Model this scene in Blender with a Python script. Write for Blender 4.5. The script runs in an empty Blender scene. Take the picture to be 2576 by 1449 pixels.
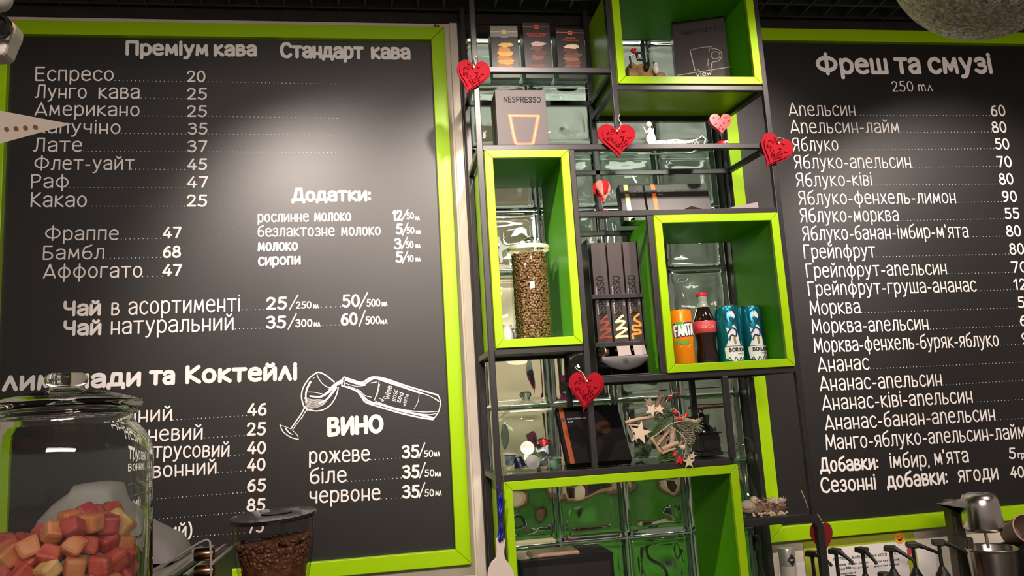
import bpy, math, random
from mathutils import Vector, Matrix
R = random.Random(7)
PI = math.pi
sc = bpy.context.scene
COL = sc.collection

# ------------------------------------------------------------------ camera
FPX, W, H = 2000.0, 2576, 1449
YAW, PITCH, ROLL = math.radians(9.28675604), math.radians(8.87961318), math.radians(-3.54303146)
EYE = Vector((0, -2.2, 1.55))
_fw = Vector((math.sin(YAW)*math.cos(PITCH), math.cos(YAW)*math.cos(PITCH), math.sin(PITCH)))
_r0 = Vector((math.cos(YAW), -math.sin(YAW), 0)); _u0 = _r0.cross(_fw)
CR = _r0*math.cos(ROLL) + _u0*math.sin(ROLL)
CU = -_r0*math.sin(ROLL) + _u0*math.cos(ROLL)
cd = bpy.data.cameras.new('camera'); cam = bpy.data.objects.new('camera', cd); COL.objects.link(cam)
cd.sensor_width = 36; cd.lens = 36*FPX/W; cd.clip_start = .02
m = Matrix((CR, CU, -_fw)).transposed().to_4x4(); m.translation = EYE; cam.matrix_world = m
sc.camera = cam
sc.view_settings.view_transform = 'Standard'; sc.view_settings.look = 'None'
sc.view_settings.gamma = 1; sc.view_settings.use_curve_mapping = False
sc.view_settings.exposure = 0.45

def at(x, y, Y):
    """point of the plane Y seen at pixel (x, y)"""
    d = _fw*FPX + CR*(x-W/2) - CU*(y-H/2)
    return EYE + d*((Y-EYE.y)/d.y)

# ------------------------------------------------------------------ world and lamps
wd = bpy.data.worlds.new('world'); sc.world = wd; wd.use_nodes = True
bg = wd.node_tree.nodes['Background']; bg.inputs[0].default_value = (1, .82, .73, 1); bg.inputs[1].default_value = .15

def spot(name, loc, aim, power, deg, blend, col=(1, .86, .765), size=.03):
    l = bpy.data.lights.new(name, 'SPOT'); l.energy = power; l.color = col
    l.spot_size = math.radians(deg); l.spot_blend = blend; l.shadow_soft_size = size
    o = bpy.data.objects.new(name, l); COL.objects.link(o); o.location = loc
    o.rotation_euler = (Vector(aim)-Vector(loc)).to_track_quat('-Z', 'Y').to_euler()
    return o
spot('menu_spotlight', (-.36, -1.12, 2.70), (.0, 0, 1.64), 86, 66, .7)
spot('rack_spotlight', (.42, -1.12, 2.70), (.40, 0, 1.95), 64, 54, .75)
spot('rack_spotlight', (1.16, -1.12, 2.70), (1.04, 0, 1.95), 64, 54, .75)
spot('board_spotlight', (1.98, -1.15, 2.70), (1.80, 0, 1.66), 70, 64, .7)
def area(name, loc, aim, power, sx, sy, col=(1, .86, .72)):
    l = bpy.data.lights.new(name, 'AREA'); l.energy = power; l.color = col; l.shape = 'RECTANGLE'; l.size = sx; l.size_y = sy
    o = bpy.data.objects.new(name, l); COL.objects.link(o); o.location = loc
    o.rotation_euler = (Vector(aim)-Vector(loc)).to_track_quat('-Z', 'Y').to_euler()
area('back_room_lamp', (.6, 1.5, 1.9), (.6, 1.5, 3), 11, 1.8, .8, (1, .95, .86))
area('bar_fill_light', (.6, .75, 2.2), (.6, 1.0, .9), 14, 1.2, .1, (1, .88, .72))  # added fill that brightens the bar front, not a fixture of that room
area('front_fill_light', (.3, -3.4, 2.8), (.3, -1.2, 1.2), 52, 1.6, .4, (1, .85, .75))  # unseen fill from behind the camera, added to raise the ambient level

# ------------------------------------------------------------------ materials
def lin(h):
    v = [int(h[i:i+2], 16)/255 for i in (0, 2, 4)]
    return tuple((c/12.92 if c <= .04045 else ((c+.055)/1.055)**2.4) for c in v)
MATS = {}
def mat(name, col, rough=.5, metal=0, spec=.5, noise=None, bump=None, emit=None, coat=0, trans=0, ior=1.45, alpha=1):
    if name in MATS: return MATS[name]
    mm = bpy.data.materials.new(name); mm.use_nodes = True; nt = mm.node_tree; b = nt.nodes['Principled BSDF']
    c = lin(col) if isinstance(col, str) else col
    b.inputs['Base Color'].default_value = (*c, 1); b.inputs['Roughness'].default_value = rough
    b.inputs['Metallic'].default_value = metal; b.inputs['Specular IOR Level'].default_value = spec
    b.inputs['Coat Weight'].default_value = coat; b.inputs['Transmission Weight'].default_value = trans
    b.inputs['IOR'].default_value = ior
    tc = nt.nodes.new('ShaderNodeTexCoord')
    if noise:
        c2, scale = noise; c2 = lin(c2) if isinstance(c2, str) else c2
        n = nt.nodes.new('ShaderNodeTexNoise'); n.inputs['Scale'].default_value = scale; n.inputs['Detail'].default_value = 4
        nt.links.new(tc.outputs['Object'], n.inputs['Vector'])
        r = nt.nodes.new('ShaderNodeValToRGB'); r.color_ramp.elements[0].position = .38; r.color_ramp.elements[1].position = .64
        r.color_ramp.elements[0].color = (*c, 1); r.color_ramp.elements[1].color = (*c2, 1)
        nt.links.new(n.outputs['Fac'], r.inputs[0]); nt.links.new(r.outputs[0], b.inputs['Base Color'])
    if bump:
        s, st = bump
        n = nt.nodes.new('ShaderNodeTexNoise'); n.inputs['Scale'].default_value = s; n.inputs['Detail'].default_value = 3
        nt.links.new(tc.outputs['Object'], n.inputs['Vector'])
        bp = nt.nodes.new('ShaderNodeBump'); bp.inputs['Strength'].default_value = st; bp.inputs['Distance'].default_value = .004
        nt.links.new(n.outputs['Fac'], bp.inputs['Height']); nt.links.new(bp.outputs[0], b.inputs['Normal'])
    MATS[name] = mm
    return mm
def glassmat(name, col, rough=0.0, ior=1.5):
    if name in MATS: return MATS[name]
    mm = bpy.data.materials.new(name); mm.use_nodes = True; nt = mm.node_tree
    for n in list(nt.nodes): nt.nodes.remove(n)
    o = nt.nodes.new('ShaderNodeOutputMaterial'); g = nt.nodes.new('ShaderNodeBsdfGlass')
    g.inputs['Color'].default_value = (*col, 1); g.inputs['Roughness'].default_value = rough; g.inputs['IOR'].default_value = ior
    nt.links.new(g.outputs[0], o.inputs[0]); MATS[name] = mm
    return mm
def sheetglass(name, col, refl=1.0):
    """thin clear glass: straight-through light plus a mirror by Fresnel"""
    mm = bpy.data.materials.new(name); mm.use_nodes = True; nt = mm.node_tree
    for n in list(nt.nodes): nt.nodes.remove(n)
    o = nt.nodes.new('ShaderNodeOutputMaterial'); t = nt.nodes.new('ShaderNodeBsdfTransparent'); g = nt.nodes.new('ShaderNodeBsdfGlossy')
    t.inputs[0].default_value = (*col, 1); g.inputs['Roughness'].default_value = .02
    f0 = nt.nodes.new('ShaderNodeFresnel'); f0.inputs[0].default_value = 1.5; ge = nt.nodes.new('ShaderNodeNewGeometry')
    iv = nt.nodes.new('ShaderNodeMath'); iv.operation = 'SUBTRACT'; iv.inputs[0].default_value = 1; nt.links.new(ge.outputs['Backfacing'], iv.inputs[1])
    f = nt.nodes.new('ShaderNodeMath'); f.operation = 'MULTIPLY'; nt.links.new(f0.outputs[0], f.inputs[0]); nt.links.new(iv.outputs[0], f.inputs[1])
    mx = nt.nodes.new('ShaderNodeMixShader')
    nt.links.new(f.outputs[0], mx.inputs[0]); nt.links.new(t.outputs[0], mx.inputs[1]); nt.links.new(g.outputs[0], mx.inputs[2])
    nt.links.new(mx.outputs[0], o.inputs[0]); MATS[name] = mm
    return mm

LIME = mat('lime paint', (.315, .55, .001), .35, spec=.35, bump=(900, .03))
GREEN = mat('green laminate', (.085, .36, .003), .45, spec=.10, bump=(60, .03))
BLACK = mat('black powder coat', (.022, .020, .021), .36, bump=(1500, .04))
SLATE = mat('chalkboard', (.0055, .0044, .0038), .45, spec=.75, noise=((.0085, .0068, .0058), 3.0), bump=(160, .025))
CHALK = mat('white chalk paint', (.80, .77, .75), .8, spec=.2)
CREAM = mat('cream wall paint', (.62, .55, .45), .8, noise=((.66, .59, .49), 9), bump=(300, .08))
DARK = mat('black ceiling paint', (.012, .010, .009), .8, noise=((.02, .016, .014), 14))
GRIDM = mat('dark grid metal', (.06, .066, .06), .5)
RED = mat('red painted wood', (.29, .004, .013), .7, spec=.15, bump=(400, .05))
REDD = mat('deep red print and cutout shade', (.09, .001, .003), .9, spec=.05)
REDG = mat('red gloss paint', (.62, .015, .022), .25)
TWINE = mat('jute twine', (.55, .44, .28), .9)
WHITE = mat('white ceramic', (.78, .75, .72), .3)
WHITEM = mat('white enamel metal', (.82, .80, .78), .3)
PAPER = mat('white paper', (.78, .74, .72), .8)
STEEL = mat('polished steel', (.70, .66, .62), .22, metal=1)
SILVER = mat('silver foil', (.78, .76, .74), .22, metal=1)
BLKCARD = mat('black satin card', (.020, .017, .017), .38)
BLKGLOSS = mat('black gloss plastic', (.010, .010, .010), .12)
BLKPLA = mat('black matt plastic', (.014, .013, .013), .45)
GREYCARD = mat('grey metallic card', (.20, .18, .19), .38, metal=.4)
GOLD = mat('gold foil', (.75, .52, .16), .3, metal=.8)
ORANGE = mat('orange print', (.80, .16, .03), .5)
YELLOWP = mat('yellow print', (.72, .66, .16), .5)
REDP = mat('red orange print', (.75, .06, .03), .5)
WPRINT = mat('white print', (.75, .72, .70), .5)
TINTP = mat('faint dark print', (.006, .005, .005), .6, spec=.2)
WOOD = mat('weathered driftwood', (.34, .22, .14), .8, noise=((.50, .36, .26), 40))
PALEWOOD = mat('pale birch wood', (.60, .47, .36), .7)
PINE = mat('pine needles', (.06, .12, .035), .6, noise=((.16, .25, .09), 60))
BEANL = mat('roasted beans', (.13, .060, .025), .35, noise=((.27, .145, .065), 110))
BEAND = mat('dark roasted beans', (.095, .038, .020), .33, noise=((.19, .085, .045), 110))
CLEARG = sheetglass('clear thin jar glass', (.95, .97, .955))
JARG = glassmat('clear jar glass', (.96, .98, .965), 0, 1.45)
BLOCKG = glassmat('pale green block glass', (.90, .965, .93), 0, 1.5)
SHELFG = sheetglass('shelf glass', (.86, .93, .89))
SMOKE = sheetglass('clear hopper plastic', (.84, .82, .80))
THIN = sheetglass('thin clear glass', (.93, .96, .94))

# ------------------------------------------------------------------ mesh helpers
def origin_of(o):
    v = Vector((0, 0, 0))
    while o is not None: v = v + o.location; o = o.parent
    return v
class MB:
    def __init__(s): s.v = []; s.f = []; s.k = 0
    def paint(s, S, uv, fs):
        """flat faces at uv points of surface S, each a hair above the one before"""
        s.k = (s.k+1) % 181; (u, v) = uv[0]; a = S(u, v); n = (S(u+1e-3, v)-a).cross(S(u, v+1e-3)-a); n.normalize(); n *= s.k*4e-6
        return s.add([S(*q)+n for q in uv], fs)
    def add(s, vs, fs, M=None):
        n = len(s.v); s.v += [(M @ Vector(v)) if M else Vector(v) for v in vs]; s.f += [tuple(i+n for i in f) for f in fs]; return s
    def box(s, x0, y0, z0, x1, y1, z1, M=None):
        return s.add([(x0,y0,z0),(x1,y0,z0),(x1,y1,z0),(x0,y1,z0),(x0,y0,z1),(x1,y0,z1),(x1,y1,z1),(x0,y1,z1)],
                     [(3,2,1,0),(4,5,6,7),(0,1,5,4),(1,2,6,5),(2,3,7,6),(3,0,4,7)], M)
    def prism(s, pts, a, b, M=None):
        """polygon pts (x, z) swept from y=a to y=b"""
        n = len(pts); vs = [(p[0], a, p[1]) for p in pts]+[(p[0], b, p[1]) for p in pts]
        fs = [tuple(range(n)), tuple(range(2*n-1, n-1, -1))]+[(i, i+n, (i+1) % n+n, (i+1) % n) for i in range(n)]
        return s.add(vs, fs, M)
    def lathe(s, prof, c=(0, 0, 0), n=40, closed=False, M=None):
        vs = []; fs = []; k = len(prof)
        for r, z in prof:
            for i in range(n):
                a = 2*PI*i/n; vs.append((c[0]+max(r, 1e-5)*math.cos(a), c[1]+max(r, 1e-5)*math.sin(a), c[2]+z))
        for j in range(k if closed else k-1):
            for i in range(n):
                a, b = j*n+i, j*n+(i+1) % n; q = ((j+1) % k)*n
                fs.append((a, b, q+(i+1) % n, q+i))
        if not closed:
            if prof[0][0] > 1e-4: fs.append(tuple(range(n-1, -1, -1)))
            if prof[-1][0] > 1e-4: fs.append(tuple((k-1)*n+i for i in range(n)))
        return s.add(vs, fs, M)
    def tube(s, pts, r, n=8, M=None, taper=None):
        pts = [Vector(p) for p in pts]; vs = []; fs = []; k = len(pts); pu = None
        for j, p in enumerate(pts):
            t = (pts[min(j+1, k-1)]-pts[max(j-1, 0)]); t.normalize()
            if pu is None:
                pu = t.cross(Vector((0, 0, 1)));
                if pu.length < .1: pu = t.cross(Vector((1, 0, 0)))
            pu = (pu-t*pu.dot(t)); pu.normalize(); pv = t.cross(pu)
            rr = taper[j] if taper else r
            for i in range(n):
                a = 2*PI*i/n; vs.append(p+(pu*math.cos(a)+pv*math.sin(a))*rr)
        for j in range(k-1):
            for i in range(n): fs.append((j*n+i, j*n+(i+1) % n, (j+1)*n+(i+1) % n, (j+1)*n+i))
        fs += [tuple(range(n-1, -1, -1)), tuple((k-1)*n+i for i in range(n))]
        return s.add(vs, fs, M)
    def ball(s, c, r, n=16, M=None, sq=(1, 1, 1)):
        prof = [(math.sin(PI*i/(n//2)), -math.cos(PI*i/(n//2))) for i in range(n//2+1)]
        q = Matrix.Translation(c) @ Matrix.Diagonal((r*sq[0], r*sq[1], r*sq[2], 1))
        return s.lathe(prof, n=n, M=(M @ q) if M else q)
    def build(s, name, m, parent=None, smooth=None, bevel=0, kind=None):
        off = origin_of(parent) if parent else Vector((0, 0, 0))
        me = bpy.data.meshes.new(name); me.from_pydata([tuple(v-off) for v in s.v], [], s.f); me.validate()
        if isinstance(m, (list, tuple)):
            for q in m: me.materials.append(q)
        else: me.materials.append(m)
        if smooth is not None:
            me.shade_smooth(); me.set_sharp_from_angle(angle=math.radians(smooth))
        o = bpy.data.objects.new(name, me); COL.objects.link(o); o.parent = parent
        if bevel:
            b = o.modifiers.new('b', 'BEVEL'); b.width = bevel; b.segments = 2; b.limit_method = 'ANGLE'
        if kind: o['kind'] = kind
        return o
def thing(name, label, cat, loc, group=None):
    o = bpy.data.objects.new(name, None); COL.objects.link(o); o.location = loc; o.empty_display_size = .03
    o['label'] = label; o['category'] = cat
    if group: o['group'] = group
    return o
def tag(o, label, cat, group=None):
    o['label'] = label; o['category'] = cat
    if group: o['group'] = group
    return o
def smoothpts(p, n=5, closed=False):
    out = []; k = len(p)
    g = (lambda i: p[i % k]) if closed else (lambda i: p[max(0, min(k-1, i))])
    for i in range(k if closed else k-1):
        a, b, c, d = g(i-1), g(i), g(i+1), g(i+2)
        for j in range(n):
            t = j/n
            out.append(tuple(.5*(2*b[q]+(c[q]-a[q])*t+(2*a[q]-5*b[q]+4*c[q]-d[q])*t*t+(3*b[q]-a[q]-3*c[q]+d[q])*t**3) for q in range(len(b))))
    if not closed: out.append(tuple(p[-1]))
    return out

# ------------------------------------------------------------------ stroke lettering
def Eo(cx, cy, rx, ry): return [(cx+rx*math.sin(a*PI/10), cy+ry*math.cos(a*PI/10)) for a in range(21)]
_raw = {
'а': (47, '~3 62 12 73 26 76 39 70 44 56 44 40|44 44 44 0|~44 45 22 40 6 32 3 18 10 4 24 0 36 6 44 18'),
'б': (50, '~46 106 34 98 14 88 5 62 4 30 10 8 26 0 42 8 48 28 42 50 28 56 12 50 5 34'),
'в': (44, '4 0 4 76|~4 76 26 76 37 66 33 48 18 42 4 41|~18 42 38 36 42 20 34 4 20 0 4 0'),
'г': (38, '4 0 4 76 38 76'), 'д': (54, '10 8 16 76 44 76 44 8|0 -14 0 8 54 8 54 -14'),
'е': (49, '4 42 46 42|~46 42 44 62 34 74 22 76 8 66 3 42 6 16 18 2 32 0 46 8'),
'ж': (64, '32 0 32 76|2 76 26 40 0 0|62 76 38 40 64 0|26 40 38 40'),
'з': (42, '~4 66 14 75 28 76 38 64 34 46 16 42|~16 42 36 36 40 20 32 3 16 0 2 10'),
'и': (48, '4 76 4 0 44 76 44 0'), 'й': (48, '4 76 4 0 44 76 44 0|~12 102 18 93 24 91 30 93 36 102'),
'і': (8, '4 0 4 76|4 97 4 100'), 'к': (44, '4 0 4 76|40 76 5 38 44 0'),
'л': (48, '~0 2 9 4 13 24 15 76|15 76 44 76 44 0'), 'Λ': (46, '2 0 23 80 44 0'),
'м': (58, '4 0 8 76 29 14 50 76 54 0'), 'н': (46, '4 0 4 76|42 0 42 76|4 28 42 28'),
'п': (46, '4 0 4 76 42 76 42 0'), 'n': (46, '4 0 4 76|~4 48 14 72 26 76 38 68 42 46|42 46 42 0'),
'р': (48, '4 -28 4 76|~4 56 16 74 30 76 44 60 46 38 42 12 28 0 14 4 4 20'),
'с': (44, '~44 64 34 75 22 76 8 64 3 38 8 12 22 0 34 1 44 12'), 'т': (48, '0 76 48 76|24 76 24 0'),
'у': (46, '2 76 24 8|44 76 24 4|~24 4 18 -16 10 -25 2 -26'), 'х': (44, '2 76 42 0|42 76 2 0'),
'ц': (52, '4 76 4 0 42 0 42 76|42 0 50 0 50 -14'), 'ч': (44, '~4 76 4 48 10 35 24 32 40 35|40 76 40 0'),
'ш': (66, '4 76 4 0 62 0 62 76|33 0 33 76'), 'ь': (42, '4 76 4 0|~4 40 26 40 38 30 38 12 26 0 4 0'),
'я': (46, '42 0 42 76|~42 76 18 76 5 64 8 44 22 36 42 36|22 36 2 0'), 'm': (66, '4 0 4 76|~4 50 12 72 22 76 31 66 33 40|33 40 33 0|~33 50 40 72 50 76 59 66 62 40|62 40 62 0'),
"'": (8, '4 80 4 98'), '-': (30, '4 34 26 34'), '.': (8, '4 0 4 3'), ',': (8, '5 2 2 -12'), ':': (8, '4 10 4 13|4 60 4 63'),
'/': (38, '0 -14 38 114'), ')': (20, '~2 108 14 80 18 44 14 8 2 -14'), ' ': (34, ''),
'П': (58, '4 0 4 100 54 100 54 0'), 'Е': (48, '46 100 4 100 4 0 46 0|4 52 42 52'),
'Л': (58, '~0 4 10 4 16 24 19 100|19 100 52 100 52 0'), 'А': (60, '0 0 30 100 60 0|8 22 52 22'),
'К': (52, '4 0 4 100|48 100 5 48 52 0'), 'Р': (50, '4 0 4 100|~4 100 30 100 46 86 44 60 30 46 4 44'),
'Б': (52, '44 100 4 100 4 0|~4 0 30 0 46 12 46 36 32 50 4 52'), 'Д': (66, '12 8 22 100 50 100 54 8|0 -14 0 8 66 8 66 -14'),
'Ч': (54, '~4 100 4 66 12 50 28 46 48 50|48 100 48 0'), 'С': (58, '~56 82 44 98 30 100 12 88 3 50 12 12 30 0 46 2 57 16'),
'В': (52, '4 0 4 100|~4 100 32 100 42 86 36 62 20 54 4 54|~20 54 42 48 48 26 38 4 20 0 4 0'),
'Я': (54, '48 0 48 100|~48 100 20 100 6 84 10 58 26 48 48 48|26 48 2 0'), 'Г': (46, '4 0 4 100 44 100'),
'М': (70, '2 0 8 100 35 20 62 100 68 0'), 'И': (54, '4 100 4 0 50 100 50 0'), 'Н': (52, '4 0 4 100|48 0 48 100|4 48 48 48'),
'Т': (52, '0 100 52 100|26 100 26 0'), 'Ь': (46, '4 100 4 0|~4 54 28 54 42 42 42 14 28 0 4 0'), 'І': (8, '4 0 4 100'),
'У': (50, '2 100 26 40|46 100 26 40|~26 40 18 12 4 2'), 'N': (56, '4 0 4 100 52 0 52 100'), 'S': (50, '~46 84 36 98 22 100 8 90 8 70 22 56 36 46 46 30 40 8 24 0 8 4 2 16'),
'R': (52, '4 0 4 100|~4 100 30 100 46 86 44 60 30 46 4 44|24 46 50 0'), 'F': (46, '4 0 4 100 44 100|4 52 38 52'),
'J': (40, '~36 100 36 24 28 4 14 0 2 12'), 'G': (58, '~56 82 44 98 30 100 12 88 3 50 12 12 30 0 46 4 56 18|56 18 56 46 34 46'),
'U': (54, '~4 100 4 26 14 4 27 0 40 4 50 26 50 100'), 'L': (44, '4 100 4 0 42 0'), 'D': (56, '4 0 4 100|~4 100 28 100 50 80 52 50 50 20 28 0 4 0'),
'W': (80, '0 100 20 0 40 80 60 0 80 100'), 'v': (44, '2 76 22 0 42 76'), 'w': (60, '0 76 15 0 30 60 45 0 60 76'),
'd': (48, '44 0 44 106|~44 56 32 76 18 76 5 60 3 36 8 10 22 0 34 4 44 22'), 'h': (46, '4 0 4 106|~4 48 14 72 26 76 38 68 42 46|42 46 42 0'),
't': (34, '18 104 18 0|2 76 34 76'), 'z': (42, '2 76 40 76 2 0 42 0'), 'Q': (10, ''),
'1': (26, '2 78 20 100 20 0'), '2': (50, '~4 78 12 96 26 100 42 90 43 68 30 38 4 2|4 2 48 2'),
'3': (48, '~4 90 16 99 30 100 42 86 38 64 18 56|~18 56 42 48 46 26 36 4 20 0 2 12'), '4': (52, '34 100 2 27 52 27|40 56 36 0'),
'5': (50, '46 100 12 100 9 58|~9 58 24 63 42 52 46 30 36 6 20 0 2 10'),
'6': (50, '~42 96 24 90 9 62 4 30 12 5 26 0 42 9 46 32 40 52 26 58 10 48 5 30'), '7': (48, '2 100 46 100 18 0'),
'8': (50, '~25 54 9 66 9 88 25 100 41 88 41 66 25 54 6 42 3 18 14 2 25 0 36 2 47 18 44 42 25 54'),
'9': (50, '~44 62 32 45 14 47 4 70 10 92 26 100 42 90 46 64 40 30 26 6 8 0'),
}
GL = {}
for ch, (wd_, st) in _raw.items():
    L = []
    for s_ in st.split('|'):
        if not s_: continue
        sm = s_[0] == '~'; q = [float(t) for t in s_.lstrip('~').split()]
        p = list(zip(q[::2], q[1::2])); L.append((smoothpts(p, 4) if sm else p, sm))
    GL[ch] = (wd_, L)
GL['о'] = (50, [(Eo(25, 38, 22, 38), True)]); GL['О'] = GL['O'] = (62, [(Eo(31, 50, 28, 50), True)]); GL['0'] = (52, [(Eo(26, 50, 23, 50), True)])
GL['ф'] = (66, [(Eo(33, 38, 29, 37), True), ([(33, -26), (33, 100)], False)])
GL['Ф'] = (82, [(Eo(41, 52, 37, 38), True), ([(41, -4), (41, 110)], False)])
GL['l'] = (8, [([(4, 0), (4, 106)], False)])
for a, b in zip('PETAHIBMCKei', 'РЕТАНІВМСКеі'): GL[a] = GL[b]
GL['a'] = GL['а']; GL['o'] = GL['о']; GL['c'] = GL['с']

def ribbon(mb, S, pts, w, sm=True, w1=None):
    """flat painted stroke of width w along uv points, mapped by S(u, v)"""
    n = len(pts); hw = [(w+((w1 if w1 is not None else w)-w)*i/max(1, n-1))/2 for i in range(n)]
    if sm and n > 2:
        closed = (abs(pts[0][0]-pts[-1][0])+abs(pts[0][1]-pts[-1][1])) < 1e-6; uv = []
        for i in range(n):
            a = pts[i-1] if i else (pts[-2] if closed else pts[0]); b = pts[i+1] if i < n-1 else (pts[1] if closed else pts[-1])
            dx, dy = b[0]-a[0], b[1]-a[1]; l = math.hypot(dx, dy) or 1
            nx, ny = -dy/l*hw[i], dx/l*hw[i]
            uv += [(pts[i][0]+nx, pts[i][1]+ny), (pts[i][0]-nx, pts[i][1]-ny)]
        for i in range(n-1): mb.paint(S, [uv[2*i], uv[2*i+1], uv[2*i+3], uv[2*i+2]], [(0, 1, 2, 3)])
        ends = [] if closed else [0, n-1]
    else:
        for i in range(n-1):
            (ax, ay), (bx, by) = pts[i], pts[i+1]; l = math.hypot(bx-ax, by-ay) or 1
            nx, ny = -(by-ay)/l, (bx-ax)/l; h0, h1 = hw[i], hw[i+1]
            mb.paint(S, [(ax+nx*h0, ay+ny*h0), (ax-nx*h0, ay-ny*h0), (bx-nx*h1, by-ny*h1), (bx+nx*h1, by+ny*h1)], [(0, 1, 2, 3)])
        ends = range(n)
    for i in ends:
        mb.paint(S, [(pts[i][0]+hw[i]*math.cos(q*PI/7), pts[i][1]+hw[i]*math.sin(q*PI/7)) for q in range(14)], [tuple(range(14))])
def text(mb, S, t, u0, v0, u1, v1, cap, w, gap=15):
    """lettering from (u0,v0) to (u1,v1) along the baseline; cap = capital height; w = stroke width / cap"""
    tot = sum(GL[c][0] for c in t)+gap*(len(t)-1); L = math.hypot(u1-u0, v1-v0); ww = w*cap
    sx = (L-ww)/max(tot-6, 1) if tot > 8 else cap/100; sy = cap/100; du, dv = (u1-u0)/L, (v1-v0)/L
    x = -3
    for c in t:
        wd0, st = GL[c]
        for p, sm in st:
            q = []
            for (a, b) in p:
                lu = (x+a)*sx+ww/2; lv = b*sy*(1-w*.8)+ww*.45
                q.append((u0+du*lu-dv*lv, v0+dv*lu+du*lv))
            ribbon(mb, S, q, ww, sm and w < .18)
        x += wd0+gap
def fill(mb, S, pts, rings=1):
    if rings > 1:                       # follow a curved surface: short edges
        q = []
        for i in range(len(pts)):
            a, b = pts[i], pts[(i+1) % len(pts)]; k = max(1, int(math.hypot(b[0]-a[0], b[1]-a[1])/.004))
            q += [(a[0]+(b[0]-a[0])*j/k, a[1]+(b[1]-a[1])*j/k) for j in range(k)]
        pts = q; rings = max(rings, 6)
    cx = sum(p[0] for p in pts)/len(pts); cy = sum(p[1] for p in pts)/len(pts); n = len(pts); vs = [S(cx, cy)]; fs = []
    for k in range(1, rings+1):
        f = k/rings; vs += [S(cx+(p[0]-cx)*f, cy+(p[1]-cy)*f) for p in pts]
    for i in range(n): fs.append((0, 1+i, 1+(i+1) % n))
    for k in range(1, rings):
        a, b = 1+(k-1)*n, 1+k*n
        for i in range(n): fs.append((a+i, b+i, b+(i+1) % n, a+(i+1) % n))
    mb.add(vs, fs)
def plane(O, U, V, lift=.0004):
    O, U, V = Vector(O), Vector(U), Vector(V); N = U.cross(V)*lift
    return lambda u, v: O+U*u+V*v+N
def cyl(c, r, a0=-PI/2, lift=.0006):
    """uv wrapped round a vertical cylinder; u = 0 faces angle a0, u to the right"""
    return lambda u, v: Vector((c[0]+(r+lift)*math.cos(a0+u/r), c[1]+(r+lift)*math.sin(a0+u/r), c[2]+v))

# ------------------------------------------------------------------ setting
def struct(name, mb, m, bevel=0, smooth=None):
    o = mb.build(name, m, None, smooth, bevel); o['kind'] = 'structure'; return o
struct('floor', MB().box(-3.2, -5.0, -.05, 4.2, 3.0, 0), mat('grey floor tiles', (.16, .13, .11), .4, noise=((.2, .17, .14), 3)))
struct('ceiling', MB().box(-3.2, -5.0, 3.15, 4.2, .12, 3.2), DARK)
WX0, WX1, WZ0, WZ1 = .243, 1.042, .62, 2.69
struct('wall_back', MB().box(-3.2, 0, 0, WX0, .10, 2.697).box(WX1, 0, 0, 4.2, .10, 2.697).box(WX0, 0, 0, WX1, .10, WZ0), CREAM)
struct('trim_1', MB().box(-3.2, -.004, 2.6975, 4.2, .10, 3.15).box(WX0, .0, 2.675, WX1, .10, 2.6975), DARK)
struct('trim_2', MB().box(.2195, -.009, .3, .2428, 0, 2.697), CREAM, .002)
struct('trim_3', MB().box(.2432, -.022, .3, .2600, .10, 2.69).box(1.0240, -.012, .3, 1.0415, .10, 2.69), BLKPLA)
g = MB()
for i in range(22): g.box(-3.1, -.02-.075*i-.006, 2.728, 4.1, -.02-.075*i, 2.772)
for i in range(96): g.box(-3.1+.075*i, -1.62, 2.7285, -3.094+.075*i, -.006, 2.7715)
struct('ceiling_grid', g, GRIDM)
# glass block window: one pane of 4 x 11 wavy blocks
gb = MB(); mo = MB(); NP = 26
for cx in range(4):
    for rz in range(9):
        BH = .184 if rz < 8 else .150
        x0, z0 = .2700+.1885*cx, 1.185+.19*rz-.19
        for face in (0, 1):
            ph = [R.uniform(0, 6.28) for _ in range(8)]; fr = [R.uniform(24, 75) for _ in range(8)]; vs = []; fs = []
            for j in range(NP+1):
                for i in range(NP+1):
                    u = (i/NP)**1; v = j/NP
                    # crowd samples towards the rim
                    u = .5-.5*math.cos(PI*u); v = .5-.5*math.cos(PI*v)
                    du = .1825*u; dv = BH*v; e = min(du, .1825-du, dv, BH-dv)
                    q = min(1, e/.010); d = .012*(1-math.sqrt(max(0, 1-(1-q)**2)))
                    d += .0035*math.exp(-((e-.021)/.0045)**2)
                    wv = min(1, max(0, (e-.024)/.016))
                    s = sum(math.sin(fr[k]*(du*math.cos(ph[k])+dv*math.sin(ph[k]))+ph[(k+3) % 8]) for k in range(5))
                    d += wv*(.0011 if rz > 4 else .0016)*s
                    vs.append((x0+.003+du, (.020+d) if face == 0 else (.092-d), z0+.003+dv))
            for j in range(NP):
                for i in range(NP):
                    a = j*(NP+1)+i; q4 = (a, a+1, a+NP+2, a+NP+1)
                    fs.append(q4 if face == 0 else q4[::-1])
            gb.add(vs, fs)
            if face == 0: n0 = len(gb.v)-len(vs)
        k = (NP+1)**2; rim = [i for i in range(NP)]+[NP+(NP+1)*j for j in range(NP)]+[k-1-i for i in range(NP)]+[k-1-NP-(NP+1)*j for j in range(NP)]
        for i in range(len(rim)):
            a, b = rim[i], rim[(i+1) % len(rim)]
            gb.f.append((n0+b, n0+a, n0+k+a, n0+k+b))
for cx in range(5): mo.box(.2685+.1885*cx-.002, .036, .995, .2685+.1885*cx+.004, .078, 2.67)
for rz in range(9): mo.box(.2695, .0362, .994+.19*rz-.002, 1.0225, .0778, .994+.19*rz+.003)
w = gb.build('window_1', BLOCKG, None, 60); w['kind'] = 'structure'
mo.build('mortar_joints', mat('grey green mortar', (.20, .26, .22), .8), w)
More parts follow.
